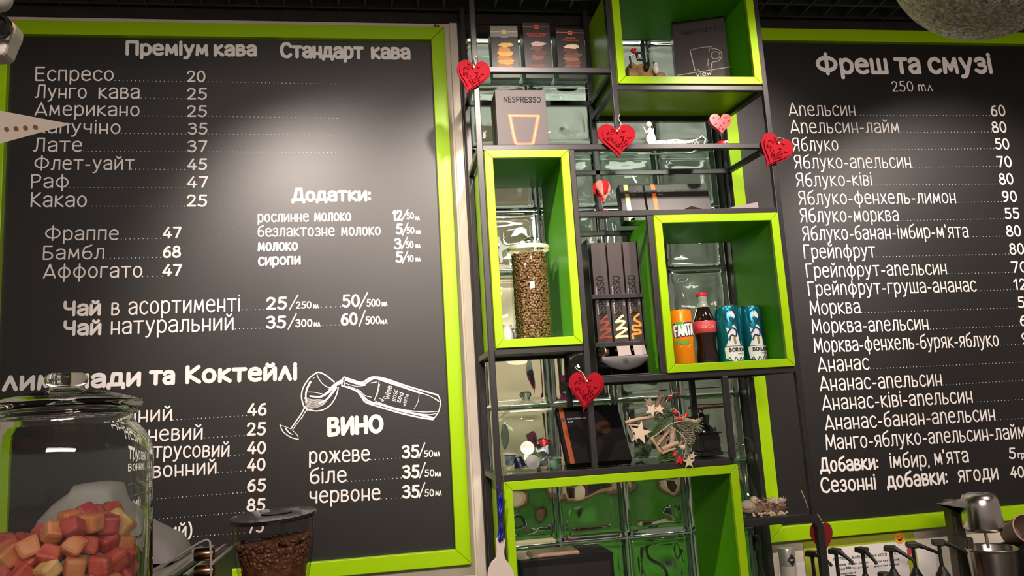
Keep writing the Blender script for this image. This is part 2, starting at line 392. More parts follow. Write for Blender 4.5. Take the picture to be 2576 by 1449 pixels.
# the room behind the glass blocks
struct('wall_pillar', MB().box(.42, 1.50, 0, .76, 1.75, 2.95), mat('beige plaster', (.46, .38, .28), .8))
struct('wall_far', MB().box(-1.2, 2.5, 0, 3.2, 2.6, 3.0), mat('pale green wall', (.50, .55, .49), .8))
struct('ceiling_far', MB().box(-1.2, .12, 2.95, 3.2, 2.6, 3.0), mat('white far ceiling', (.62, .66, .62), .8))
FARG = mat('green lacquer', (.13, .52, .05), .3)
b = thing('far_bar', 'green-fronted bar with a brown top in the room behind the glass blocks', 'bar', (.6, 1.1, 0))
MB().box(-.6, .945, 1.205, 1.9, 1.32, 1.235).build('bar_top', mat('brown bar wood', (.17, .095, .045), .3), b, bevel=.006); MB().box(-.55, .98, 0, 1.85, 1.30, 1.205).build('bar_front', FARG, b)
for k, (x, lab) in enumerate([(.50, 'dark stool behind the glass blocks, nearest the coffee menu'), (1.12, 'dark stool behind the glass blocks, nearest the juice menu')]):
    b = thing('bar_stool', lab, 'stool', (x, .72, 0), 'stools behind the glass blocks')
    MB().lathe([(0, .78), (.16, .78), (.17, .80), (.16, .83), (0, .84)], (x, .72, 0), 24).build('seat', BLKGLOSS, b, 40)
    MB().tube([(x-.15, .84, .83), (x-.13, .86, 1.10), (x, .88, 1.13), (x+.13, .86, 1.10), (x+.15, .84, .83)], .018, 8).build('backrest', BLKGLOSS, b, 60)
    for dx, dy in ((-1, -1), (1, -1), (-1, 1), (1, 1)): MB().tube([(x+.10*dx, .72+.10*dy, .785), (x+.16*dx, .72+.16*dy, .002)], .012, 8).build('leg', STEEL, b, 60)
tag(MB().box(.84, 1.9, .0, .95, 2.1, 1.75).build('coat', mat('magenta cloth', (.25, .02, .09), .8), None, bevel=.05), 'magenta coat hanging behind the glass blocks', 'coat')
tag(MB().box(1.0, 2.05, 0, 1.30, 2.35, 1.85).build('cupboard', BLKPLA, None, bevel=.01), 'dark cupboard standing in the room behind the glass blocks', 'cupboard')
tag(MB().box(1.34, 2.1, 0, 1.50, 2.3, 1.45).build('pedestal', mat('white far plaster', (.6, .58, .55), .7), None, bevel=.01), 'white pedestal beside the dark cupboard behind the glass blocks', 'pedestal')
tag(MB().box(1.56, 2.0, 0, 1.92, 2.3, 1.30).build('crate_stack', mat('maroon crate', (.06, .02, .018), .5), None, bevel=.01), 'maroon crate tower behind the glass blocks', 'crate')
# ------------------------------------------------------------------ menu boards
def mitred(mb, x0, x1, z0, z1, w, ya, yb, gap=.0004):
    for q in (0, 1, 2, 3):
        p = [[(x0, z1), (x1, z1), (x1-w, z1-w), (x0+w, z1-w)], [(x1, z1), (x1, z0), (x1-w, z0+w), (x1-w, z1-w)],
             [(x1, z0), (x0, z0), (x0+w, z0+w), (x1-w, z0+w)], [(x0, z0), (x0, z1), (x0+w, z1-w), (x0+w, z0+w)]][q]
        dx, dz = [(1, 0), (0, -1), (-1, 0), (0, 1)][q]
        p = [(p[0][0]+dx*gap, p[0][1]+dz*gap), (p[1][0]-dx*gap, p[1][1]-dz*gap), (p[2][0]-dx*gap, p[2][1]-dz*gap), (p[3][0]+dx*gap, p[3][1]+dz*gap)]
        mb.prism(p[::-1], ya, yb)
    return mb
def board(label, x0, x1, z0, z1, w):
    t = thing('menu_board', label, 'menu board', ((x0+x1)/2, -.001, z0))
    mitred(MB(), x0, x1, z0, z1, w, -.024, -.001).build('frame', LIME, t, bevel=.0018)
    MB().box(x0+.01, -.006, z0+.01, x1-.01, -.0015, z1-.01).build('slate', SLATE, t)
    return t
LB = board('black chalk menu of coffees, teas and cocktails with a drawn wine bottle', -1.010, .203, 1.162, 2.676, .040)
RB = board('black chalk menu of fresh juices and smoothies', 1.042, 2.42, 1.145, 2.690, .0405)
YL = -.0064
SW = lambda u, v: Vector((u, YL, v))
def wt(mb, t, x0, y0, x1, y1, cap, w):
    a, b = at(x0, y0, YL), at(x1, y1, YL); mx, my = (x0+x1)/2, (y0+y1)/2
    c = (at(mx, my, YL)-at(mx, my-cap, YL)).length
    text(mb, SW, t, a.x, a.z, b.x, b.z, c, w)
def dots(mb, x0, y0, x1, y1, step=10.2, r=1.15):
    n = max(2, int((x1-x0)/step)); rr = .0011
    for i in range(n+1):
        p = at(x0+(x1-x0)*i/n, y0+(y1-y0)*i/n-1.5, YL)
        mb.add([(p.x+rr*math.cos(q*PI/3), YL, p.z+rr*1.2*math.sin(q*PI/3)) for q in range(6)], [tuple(range(6))])
B_, P_, N_ = .21, .165, .105
dt = MB()
def line(nm, par, *a):
    mb = MB(); wt(mb, *a); mb.build(nm, CHALK, par)
for a in [('Преміум', 315, 139.5, 525, 141.5, 37, B_), ('кава', 537, 142, 647, 142, 37, B_), ('Стандарт', 704, 146, 915, 149, 39, B_), ('кава', 933, 149, 1033, 150.5, 38, B_),
          ('Додатки:', 734, 508, 934, 506.5, 34, .22), ('Чай', 158, 796, 254, 794, 38, .2), ('Чай', 158, 845, 255, 843, 38, .2),
          ('Λимонади', 5, 985, 355, 972, 46, .22), ('та', 375, 970, 440, 968, 46, .22), ('КоктейΛі', 465, 966, 748, 957, 45, .22), ('ВИНО', 823, 1099, 966, 1089, 47, .225)]: line('heading_lettering', LB, *a)
for a in [('Еспресо', 88, 203.5, 286, 204, 35, N_), ('Лунго', 88, 247, 218, 248, 34, N_), ('кава', 247, 248.5, 351, 249, 36, N_), ('Американо', 88, 291, 351, 293, 34, N_),
          ('Капучіно', 86, 335, 303, 337.5, 34, N_), ('Лате', 84, 382, 206, 382, 35, N_), ('Флет-уайт', 85, 428, 337, 427.5, 34, N_), ('Раф', 77, 474, 173, 472.5, 35, N_), ('Какао', 76, 521, 218, 521, 37, N_),
          ('Фраппе', 112, 605, 298, 604, 34, N_), ('Бамбл', 107, 653.5, 262, 652, 35, N_), ('Аффогато', 109, 701, 358, 698, 37, N_),
          ('рослинне', 648, 559.5, 777, 558, 27, .135), ('молоко', 790, 557.5, 884, 557, 28, .15), ('безлактозне', 648, 596, 842, 594, 28, .125), ('молоко', 858, 593.5, 958, 592, 28, .13),
          ('молоко', 648, 632.5, 750, 631, 28, .18), ('сиропи', 649, 669, 757, 666, 28, .17),
          ('в', 279, 793.5, 300, 793, 40, .1), ('асортименті', 323, 792, 604, 783, 42, .095), ('натуральний', 278, 842, 588, 831, 42, .1),
          ('нний', 318, 1064, 433, 1058.5, 38, .11), ('невий', 372, 1111, 510, 1105.5, 38, .11), ('трусовий', 385, 1153, 577, 1149.5, 38, .11), ('вонний', 383, 1203, 545, 1192, 38, .11), ('чний)', 375, 1359, 483, 1352, 38, .12),
          ('рожеве', 777, 1167, 930, 1160, 39, .115), ('біле', 779, 1218, 872, 1213, 39, .115), ('червоне', 778, 1267, 957, 1258, 39, .115)]: line('item_lettering', LB, *a)
for a in [('20', 470, 207, 517, 207, 29, .14), ('25', 470, 251, 521, 251, 29, .14), ('25', 470, 294.5, 521, 294.5, 29, .14), ('35', 473, 338.5, 522, 338.5, 29, .14), ('37', 471, 383, 521, 383, 29, .14),
          ('45', 471, 428, 521, 428, 29, .15), ('47', 470, 473, 523, 472.5, 29, .15), ('25', 469, 520, 521, 520, 30, .15), ('47', 409, 600, 456, 599.5, 29, .16), ('68', 409, 649, 455, 648, 30, .17), ('47', 408, 695, 457, 694.5, 30, .17),
          ('12', 987, 556, 1013, 555.5, 27, .2), ('/', 1010, 554, 1028, 553, 24, .12), ('50', 1023, 552.5, 1042, 551.5, 17, .17), ('мΛ', 1043, 554, 1056, 554, 12, .2),
          ('5', 996, 590, 1014, 590, 27, .2), ('/', 1012, 590, 1030, 588, 25, .12), ('50', 1023, 588.5, 1043, 587.5, 17, .17), ('мΛ', 1046, 589, 1059, 589, 12, .2),
          ('3', 991, 628, 1010, 628, 28, .18), ('/', 1010, 625, 1027, 624, 25, .12), ('50', 1021, 625, 1041, 624, 18, .17), ('мΛ', 1045, 624, 1058, 624, 12, .2),
          ('5', 995, 661, 1014, 661, 28, .2), ('/', 1012, 660, 1028, 659, 25, .12), ('10', 1024, 659, 1041, 658.5, 17, .17), ('мΛ', 1045, 658, 1058, 658, 12, .2),
          ('25', 669, 780, 722, 779, 32, .18), ('/', 728, 777, 750, 776, 31, .1), ('250', 744, 777, 784, 776, 18, .17), ('мΛ', 787, 776.5, 802, 776, 14, .18), ('50', 861, 774, 906, 772, 32, .17), ('/', 904, 773, 926, 772, 33, .1), ('500', 922, 772, 957, 771, 19, .17), ('мΛ', 960, 771, 975, 770.5, 14, .18),
          ('35', 669, 827.5, 720, 826.5, 32, .18), ('/', 725, 825, 746, 824, 32, .1), ('300', 743, 823.5, 786, 822.5, 20, .17), ('мΛ', 789, 822, 806, 821.5, 14, .18), ('60', 857, 819.5, 900, 818, 32, .18), ('/', 903, 818, 920, 817, 32, .1), ('500', 919, 816.5, 957, 815, 20, .17), ('мΛ', 957, 816, 975, 815, 14, .18),
          ('46', 622, 1047, 671, 1045, 32, .17), ('25', 620, 1096.5, 669, 1095, 33, .17), ('40', 621, 1143, 669, 1142, 32, .17), ('40', 621, 1186, 668, 1184, 32, .17), ('65', 621, 1238, 669, 1236, 32, .17), ('85', 620, 1287, 667, 1286, 32, .17), ('75', 622, 1342, 664, 1339, 32, .15),
          ('35', 1011, 1154, 1055, 1152, 33, .18), ('/', 1053, 1149, 1070, 1148, 31, .1), ('50', 1066, 1150.5, 1090, 1149.5, 17, .16), ('мΛ', 1091, 1149, 1107, 1148.5, 15, .16),
          ('35', 1012, 1204.5, 1056, 1202.5, 33, .18), ('/', 1055, 1199, 1071, 1198, 31, .1), ('50', 1068, 1199.5, 1093, 1198.5, 18, .16), ('мΛ', 1094, 1199, 1110, 1198.5, 15, .16),
          ('35', 1012, 1254.5, 1056, 1252.5, 33, .18), ('/', 1054, 1249, 1070, 1248, 31, .1), ('50', 1068, 1249.5, 1092, 1248.5, 18, .16), ('мΛ', 1095, 1247, 1111, 1246.5, 15, .16)]: line('price_lettering', LB, *a)
for a in [(289, 204, 465, 207), (524, 207, 843, 213), (355, 248, 467, 250), (353, 293, 467, 294), (524, 294, 848, 299), (306, 337, 467, 338.5), (524, 339, 850, 341), (211, 382, 467, 383), (524, 383, 855, 385), (331, 427, 464, 428), (175, 473, 463, 473), (221, 520, 464, 520),
          (305, 603, 404, 601), (267, 651.5, 404, 649), (359, 697.5, 408, 696), (610, 781, 664, 780), (808, 774.5, 857, 773), (592, 829, 664, 827), (812, 820, 853, 819),
          (435, 1058, 620, 1047), (515, 1103.5, 614, 1096.5), (580, 1147.5, 613, 1145), (549, 1191, 617, 1186), (385, 1257, 618, 1240), (390, 1308, 613, 1290), (487, 1351, 614, 1342), (933, 1158, 1006, 1153.5), (874, 1213, 1009, 1204), (959, 1257, 1009, 1254)]: dots(dt, *a)
dt.build('dotted_leaders', CHALK, LB)
# wine bottle pouring into a glass, drawn in chalk paint
dr = MB()
def wp(x, y):
    p = at(680+x/5.6, 900+y/5.6, YL); return (p.x, p.z)
def dw(pts, w, w1=None, sm=True, closed=False):
    p = [wp(*q) for q in pts]; ribbon(dr, SW, smoothpts(p, 5, closed) if sm else p, w*.000163, sm, None if w1 is None else w1*.000163)
dw([(475, 690), (440, 560), (460, 430), (540, 300), (620, 230), (680, 205), (780, 245), (900, 340)], 22)
dw([(480, 690), (520, 720), (640, 750), (760, 725), (860, 650), (930, 530), (958, 420)], 20)
dw([(655, 215), (670, 270), (730, 360), (800, 410), (840, 425)], 14)
dw([(620, 275), (600, 300)], 10); dw([(565, 340), (520, 430), (500, 520), (510, 620)], 36, 22)
dw([(500, 485), (600, 485), (740, 510)], 10); dw([(1000, 335), (920, 380), (860, 430), (810, 490), (700, 550), (560, 540)], 64, 26)
dw([(920, 420), (860, 510), (790, 590), (690, 640)], 50, 20)
for k in range(9): dw([(480+k*3, 560+k*17), (590, 590+k*15), (700, 588+k*12), (800-k*6, 610+k*6)], 9, 5)
dw([(490, 690), (430, 800), (360, 900), (290, 1000)], 22); dw([(520, 720), (450, 830), (390, 910), (310, 1020)], 12); dw([(560, 740), (500, 750), (440, 860)], 12)
dw([(135, 935), (180, 1040), (290, 1120), (395, 1150)], 16); dw([(140, 950), (220, 975), (290, 1000)], 10); dw([(395, 1148), (380, 1090), (310, 1020)], 10); dw([(220, 1000), (260, 1050), (310, 1080)], 26, 12)
dw([(1020, 300), (1040, 275), (1090, 290), (1260, 345), (1320, 335), (1400, 285), (1480, 272), (1620, 295), (1900, 390), (2200, 480), (2360, 525)], 26)
dw([(1060, 310), (1230, 365), (1320, 370), (1420, 305), (1500, 290), (1700, 350), (1950, 440), (2130, 500)], 34)
dw([(1520, 300), (1700, 365), (2000, 460), (2200, 520), (2370, 600)], 24, 8); dw([(2120, 500), (2250, 540), (2380, 620)], 12)
dw([(1010, 395), (1100, 420), (1230, 480), (1290, 560), (1350, 630), (1500, 680), (1800, 770), (2100, 840), (2290, 870)], 26)
dw([(1230, 470), (1320, 560), (1400, 620), (1560, 660), (1800, 735), (2050, 790), (2300, 850)], 34); dw([(1100, 400), (1250, 460), (1330, 530), (1420, 555)], 12)
dw([(1850, 735), (2050, 755), (2200, 765), (2360, 755)], 20, 8); dw([(2100, 790), (2250, 800), (2350, 780)], 10)
dw([(2360, 520), (2395, 620), (2370, 760), (2290, 872)], 18); dw([(1020, 300), (1005, 390)], 20); dw([(1055, 300), (1040, 400)], 10)
dw([(1060, 360), (1200, 400), (1340, 390)], 10); dw([(1530, 340), (1510, 470), (1465, 600)], 12); dw([(1545, 370), (1500, 550)], 7); dw([(2095, 520), (2080, 620), (2025, 720)], 8); dw([(1420, 355), (1500, 340)], 14)
dw([(1480, 610), (1700, 690), (1920, 740)], 10)
def dtext(t, x0, y0, x1, y1, cap, w):
    a, b = wp(x0, y0), wp(x1, y1); text(dr, SW, t, a[0], a[1], b[0], b[1], cap*.000163, w)
dtext('Wine', 1680, 590, 1720, 400, 90, .12); dtext('ROSE', 1765, 615, 1800, 450, 60, .13); dtext('zed', 1830, 640, 1880, 500, 75, .13); dtext('white', 1905, 690, 1950, 520, 60, .13)
dw([(1530, 570), (1600, 600), (1570, 610), (1590, 570), (1610, 540)], 8)
dr.build('wine_drawing', CHALK, LB)
dt = MB(); n_ = .088
for a in [('Фреш', 2055, 187.5, 2237, 186.5, 49, .2), ('та', 2254, 186.5, 2319, 186.5, 51, .2), ('смузі', 2337, 186.5, 2499, 185.5, 51, .2)]: line('heading_lettering', RB, *a)
line('item_lettering', RB, '250', 2245, 231, 2299, 230.5, 26, .1); line('item_lettering', RB, 'm', 2311, 230, 2330, 230, 22, .1); line('item_lettering', RB, 'Λ', 2334, 230, 2347, 230, 20, .11)
rows = [('Апельсин', 1986, 292, 2153, 292, 34), ('Апельсин-лайм', 1990, 335.5, 2263, 335, 34), ('Яблуко', 1995, 380.5, 2110, 379, 33), ('Яблуко-апельсин', 1999, 425, 2293, 422.5, 34), ('Яблуко-ківі', 2004, 470, 2195, 467.5, 34), ('Яблуко-фенхель-лимон', 2010, 515.5, 2406, 511.5, 34),
        ('Яблуко-морква', 2014, 560, 2262, 557, 35), ('Яблуко-банан-імбир-м\'ята', 2020, 606, 2437, 597.5, 35), ('Грейпфрут', 2023, 651, 2203, 648, 35), ('Грейпфрут-апельсин', 2029, 699, 2383, 690.5, 35), ('Грейпфрут-груша-ананас', 2034, 744.5, 2457, 733.5, 35), ('Морква', 2039, 793, 2165, 788, 36), ('Морква-апельсин', 2044, 839.5, 2337, 830, 36), ('Морква-фенхель-буряк-яблуко', 2049, 887.5, 2514, 871, 36),
        ('Ананас', 2059, 936.5, 2187, 930, 38), ('Ананас-апельсин', 2064, 984.5, 2371, 970.5, 38), ('Ананас-ківі-апельсин', 2070, 1033, 2448, 1013.5, 38), ('Ананас-банан-апельсин', 2077, 1083, 2505, 1058.5, 38), ('Манго-яблуко-апельсин-лайм', 2079, 1132.5, 2582, 1103, 38)]
for k, a in enumerate(rows): line('item_lettering', RB, a[0].replace('п', 'n'), *a[1:], n_+.0007*k)
for a in [('імбир,', 2240, 1178, 2339, 1174, 38, .11), ("м'ята", 2352, 1170.5, 2438, 1163, 38, .11), ('ягоди', 2412, 1214, 2513, 1206.5, 38, .115)]: line('item_lettering', RB, *a)
for a in [('Добавки:', 2064, 1189, 2211, 1181, 37, .15), ('Сезонні', 2066, 1241, 2205, 1231.5, 39, .135), ('добавки:', 2233, 1230, 2386, 1217.5, 39, .15)]: line('heading_lettering', RB, *a)
for a in [('60', 2494, 293, 2531, 292.5, 28), ('80', 2497, 334.5, 2534, 334, 28), ('50', 2505, 376.5, 2541, 376, 28), ('70', 2510, 421.5, 2547, 421, 28), ('80', 2515, 464.5, 2551, 464, 28), ('90', 2523, 508.5, 2560, 508, 28), ('55', 2529, 551.5, 2566, 551, 28), ('80', 2533, 595.5, 2570, 595, 28), ('80', 2541, 640.5, 2578, 640, 28), ('70', 2546, 686.5, 2587, 686, 28), ('120', 2552, 730, 2606, 729, 28), ('55', 2562, 775, 2600, 774, 28), ('65', 2567, 820.5, 2605, 820, 28), ('90', 2572, 866, 2610, 865, 28), ('5', 2539, 1155, 2557, 1154.5, 28), ('40', 2543, 1202.5, 2578, 1201.5, 29)]: line('price_lettering', RB, *a, .145)
line('price_lettering', RB, 'грн', 2561, 1153, 2588, 1151.5, 16, .16)
for a in [(2156, 291.5, 2490, 292), (2266, 334.5, 2494, 333.5), (2114, 379, 2500, 375.5), (2296, 422, 2507, 420), (2198, 467, 2512, 464), (2410, 510.5, 2519, 508.5), (2266, 556.5, 2525, 551.5), (2440, 597, 2531, 595.5), (2205, 647.5, 2538, 640.5), (2386, 690, 2546, 687), (2459, 733, 2550, 730), (2168, 788, 2558, 776), (2340, 829.5, 2564, 821), (2517, 870, 2572, 867), (2190, 929, 2580, 912), (2373, 970, 2580, 957.5), (2450, 1013, 2580, 1006), (2508, 1058, 2580, 1054)]: dots(dt, *a, step=8.2)
dt.build('dotted_leaders', CHALK, RB)
p = at(1098, 66, -.01)
tag(MB().lathe([(.009, 0), (.009, .006), (.004, .008), (.004, .016), (0, .016)], n=16, M=Matrix.Translation((p.x, -.001, p.z)) @ Matrix.Rotation(PI/2, 4, 'X')).build('wall_hook', mat('brass', (.42, .32, .16), .35, metal=.8), None, 40), 'small brass hook above the corner of the coffee menu', 'hook')

# ------------------------------------------------------------------ steel rack with green boxes
YF0, YF1, YB0, YB1 = -.270, -.255, -.045, -.030
T = .015
rack = thing('display_rack', 'black square steel tube rack standing between the two menu boards', 'rack', (.654, -.15, 0))
def part(name, mb, m, **k): return mb.build(name, m, rack, **k)
XB = lambda x: 1.0215 if x > 1.04 else x            # the back upright beside the juice menu stands a little inboard
for x, z0, z1, zb in [(.248, .0, 2.728, .0), (1.045, 1.25, 2.728, 1.25), (.618, 2.228, 2.728, 2.048), (.487, 1.403, 2.213, 1.403), (.682, 1.623, 2.033, 1.623), (.844, 1.403, 1.608, 1.403)]:
    part('post', MB().box(x, YF0, z0, x+T, YF1, z1), BLACK, bevel=.0015)
    for k0, k1 in ([(zb, z1)] if x < 1.04 else [(1.25, 1.6075), (2.0485, 2.3765)]): part('post', MB().box(XB(x), YB0, k0, XB(x)+T, YB1, k1), BLACK, bevel=.0015)
for x0, x1, z, brd in [(.263, .618, 2.425, 0), (.633, 1.045, 2.377, 2), (.263, 1.045, 2.213, 0), (.502, 1.045, 2.033, 0), (.263, .487, 1.690, 1), (.502, 1.045, 1.608, 1), (.263, .844, 1.388, 0)]:
    part('rail', MB().box(x0, YF0+.0003, z, x1, YF1, z+T), BLACK, bevel=.0015)
    part('rail', MB().box(x0, YB0, z, XB(x1), YB1-.0003, z+T), BLACK, bevel=.0015)
    for x in (x0-T, x1):
        a, b_ = x+.0003, XB(x)+.0003; w_ = T-.0006; k0, k1 = z+.0003, z+T-.0003
        part('rail', MB().add([(a, YF1, k0), (a+w_, YF1, k0), (b_+w_, YB0, k0), (b_, YB0, k0), (a, YF1, k1), (a+w_, YF1, k1), (b_+w_, YB0, k1), (b_, YB0, k1)], [(3,2,1,0),(4,5,6,7),(0,1,5,4),(1,2,6,5),(2,3,7,6),(3,0,4,7)]), BLACK, bevel=.0015)
    pn = MB().add([(x0+.001, YF1+.001, z+T-.0065), (x1-.001, YF1+.001, z+T-.0065), (XB(x1)-.001, YB0-.001, z+T-.0065), (x0+.001, YB0-.001, z+T-.0065), (x0+.001, YF1+.001, z+T-.0005), (x1-.001, YF1+.001, z+T-.0005), (XB(x1)-.001, YB0-.001, z+T-.0005), (x0+.001, YB0-.001, z+T-.0005)], [(3,2,1,0),(4,5,6,7),(0,1,5,4),(1,2,6,5),(2,3,7,6),(3,0,4,7)])
    if brd == 0: part('glass_shelf', pn, SHELFG)
    elif brd == 1: part('shelf_board', pn, BLKPLA)
# foot: shelf rail bending down into a leg, its shelf, and the brackets
lx = at(2056, 1330, YF0).x; t_ = .019; zt_ = 1.2525; cxx, czz = lx-.020, zt_-t_-.020
outer = [(.862, zt_)]+[(cxx+(.020+t_)*math.sin(a*PI/12), czz+(.020+t_)*math.cos(a*PI/12)) for a in range(7)]+[(lx+t_, 0)]
inner = [(lx, 0)]+[(cxx+.020*math.cos(a*PI/12), czz+.020*math.sin(a*PI/12)) for a in range(7)]+[(.862, zt_-t_)]
part('leg', MB().prism((outer+inner)[::-1], YF0-.001, YF1+.002).box(.862, YB0, 1.236, 1.0365, YB1, 1.25).box(1.0215, YB0+.0004, 0, 1.0365, YB1, 1.236), BLACK, bevel=.002)
part('glass_shelf', MB().box(.86, YF1+.003, 1.243, 1.04, YB0, 1.249), SHELFG)
for x, z in [(1.038, 2.205), (.655, 2.026)]: part('shelf_stud', MB().lathe([(.006, 0), (.007, .004), (.005, .009)], (x, -.235, z), 12), STEEL, smooth=40)

def display_box(label, x0, x1, z0, z1, w=.021, skin=True):
    t = thing('display_box', label, 'display box', ((x0+x1)/2, -.13, z0), 'lime display boxes in the rack')
    mitred(MB(), x0, x1, z0, z1, w, -.2745, -.2625, .0003).build('frame', LIME, t, bevel=.0012)
    th = .018
    MB().box(x0, -.262, z0, x0+th, .012, z1).box(x1-th, -.262, z0, x1, .012, z1).box(x0+th, -.262, z0, x1-th, .012, z0+th).box(x0+th, -.262, z1-th, x1-th, .012, z1).build('shell', GREEN, t)
    if skin:
        e = .0012; MB().box(x0-e, -.261, z0-e, x0, .012, z1).box(x0, -.261, z0-e, x1, .012, z0).build('outer_skin', LIME, t)
    return t
display_box('lime-framed green box at the top of the rack, a cup carton inside', .6355, 1.0435, 2.3937, 2.68)
display_box('tall narrow lime-framed green box holding the glass jar of beans', .2655, .4855, 1.7069, 2.2125)
display_box('square lime-framed green box holding the drink cans and cola bottle', .6985, 1.0440, 1.6235, 2.0325, skin=False)
display_box('wide lime-framed green box at the bottom of the rack below the wreath', .2655, .8590, .80, 1.3872)
Z1, Z2, Z3, Z6, Z7 = 2.44, 2.228, 2.048, 1.623, 1.403

# ------------------------------------------------------------------ things on the rack
def mpp(x, y, Y): return (at(x+1, y, Y)-at(x, y, Y)).length
def carton(name, label, cat, O, w, h, d, rot=0, lean=0, m=BLKCARD, group=None):
    O = Vector(O); U = Vector((math.cos(rot), math.sin(rot), 0)); N0 = Vector((math.sin(rot), -math.cos(rot), 0))
    V = Vector((0, 0, 1))*math.cos(lean)-N0*math.sin(lean); N = U.cross(V); O = O+Vector((0, 0, d*math.sin(lean)))
    t = thing(name, label, cat, O, group)
    M = Matrix((U, -N, V)).transposed().to_4x4(); M.translation = O
    MB().box(0, 0, 0, w, d, h, M).build('carton_body', m, t, bevel=.0008)
    S = plane(O, U, V); Ss = plane(O-N*d, -N0*0+N, V)
    return t, S
def prt(t, name, m, draw):
    mb = MB(); draw(mb); return mb.build(name, m, t)
def blob(cx, cy, rx, ry, n=11, j=.22, seed=0):
    q = random.Random(seed); return [(cx+rx*(1+q.uniform(-j, j))*math.cos(2*PI*i/n), cy+ry*(1+q.uniform(-j, j))*math.sin(2*PI*i/n)) for i in range(n)]
TANS = [mat('print '+h, h, .5) for h in ('C9903A', 'A8662A', '7A4A34', '4A2A22', 'B89A8A', 'D8B060', '8C5A48', '2E1A18')]
Yc = -.20
for k, (xa, xb, yt, lab, accent) in enumerate([
        (1238, 1307, 66, 'black snack carton with a silvery top and yellow seal, cookie stack printed', YELLOWP),
        (1321, 1390, 56, 'tallest black snack carton with a red seal and pale chocolate nuggets printed', REDP),
        (1404, 1476, 70, 'black snack carton with an orange seal, beside the green box side', ORANGE)]):
    a, b = at(xa, 165, Yc), at(xb, 165, Yc); w = b.x-a.x; h = at(xa, yt, Yc).z-Z1
    t, S = carton('snack_carton', lab, 'carton', (a.x, Yc, Z1), w, h, .052, .03*(k-1), group='snack cartons on the top shelf')
    if k == 0: prt(t, 'top_flap', GREYCARD, lambda m: fill(m, S, [(0, h), (0, h-.030), (w*.33, h-.030), (w*.4, h-.034), (w*.62, h-.034), (w*.66, h-.030), (w, h-.030), (w, h)]))
    S2 = (lambda S: lambda u, v: S(u, v)+Vector((0, -.0003, 0)))(S)
    yv = h-.017 if k == 0 else h-.013
    prt(t, 'seal_band', accent, lambda m: (fill(m, S2, [(0, yv-.0008), (w, yv-.0008), (w, yv+.0008), (0, yv+.0008)]), fill(m, S2, [(w*.42, yv-.0055), (w*.58, yv-.0055), (w*.58, yv+.0055), (w*.42, yv+.0055)])))
    prt(t, 'emblem', BLKCARD, lambda m: text(m, plane(S2(0, 0), (1, 0, 0), (0, 0, 1)), 'N', w*.47, yv-.002, w*.53, yv-.002, .004, .2))
    if k: prt(t, 'lettering', accent, lambda m: [text(m, S2, s, w*q, v, w*(1-q), v, c, .16) for s, q, v, c in ((('CHOCOLATE NUGGETS', .1, h-.036, .0045), ('DARK CHOCOLATE', .18, h-.042, .0034)) if k == 1 else (('ORANGE', .32, h-.032, .0045), ('CHOCOLATE STICKS', .2, h-.038, .0034)))])
    cols = [['8C5A2A', 'B8863A', 'A06C2A', 'C9983E', 'B07A30', 'D4A44C'], ['5A3428', '3E261F', '6A4034', '4A2C24', '5E3C32', 'B8A298'], ['6A4434', '5A3628', '7A5040', '62402F', '50322A', 'DCC6A4']][k]
    for i, c in enumerate(cols):
        vv = .034+(h*.40)*(i/5.0)
        prt(t, 'printed_treat', mat('print '+c, c, .5), lambda m: fill(m, (lambda u, v, S=S, i=i: S(u, v)+Vector((0, -.00008*(i+1), 0))), blob(w*.5+(i % 2-.5)*.005, vv, w*(.30-.010*i)*(1.06 if i % 2 else .92), .0085 if i < 5 else .0065, n=13, j=.26, seed=k*10+i)))
# cup carton with the glowing printed glass
a, b = at(1253, 364, -.225), at(1381, 364, -.225); w = b.x-a.x; h = at(1253, 226, -.225).z-Z2
t, S = carton('glass_carton', 'large brown-grey carton with a glowing orange tumbler outline', 'carton', (a.x, -.225, Z2), w, h, .09, 0, 0, mat('warm grey card', (.105, .088, .086), .5, spec=.3))
S2 = lambda u, v: S(u, v)+Vector((0, -.0003, 0))
gx = lambda px, py: (lambda p: (p.x-a.x, p.z-Z2))(at(px, py, -.2254))
def tg(m, s_, x0, y0, x1, y1, cap, wt_, f=S2): (lambda q0, q1: text(m, f, s_, *q0, *q1, cap, wt_))(gx(x0, y0), gx(x1, y1))
prt(t, 'lettering', TINTP, lambda m: tg(m, 'NESPRESSO', 1267, 257, 1361, 258, .0155, .13))
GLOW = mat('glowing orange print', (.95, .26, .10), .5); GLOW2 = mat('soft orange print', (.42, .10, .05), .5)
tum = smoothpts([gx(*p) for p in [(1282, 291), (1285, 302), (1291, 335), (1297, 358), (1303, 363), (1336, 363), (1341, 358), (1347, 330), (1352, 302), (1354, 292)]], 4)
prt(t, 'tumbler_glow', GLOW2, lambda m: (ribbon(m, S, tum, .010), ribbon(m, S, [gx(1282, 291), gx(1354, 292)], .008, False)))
prt(t, 'tumbler_outline', GLOW, lambda m: (ribbon(m, S2, tum, .0042), ribbon(m, S2, [gx(1282, 291), gx(1354, 292)], .004, False)))
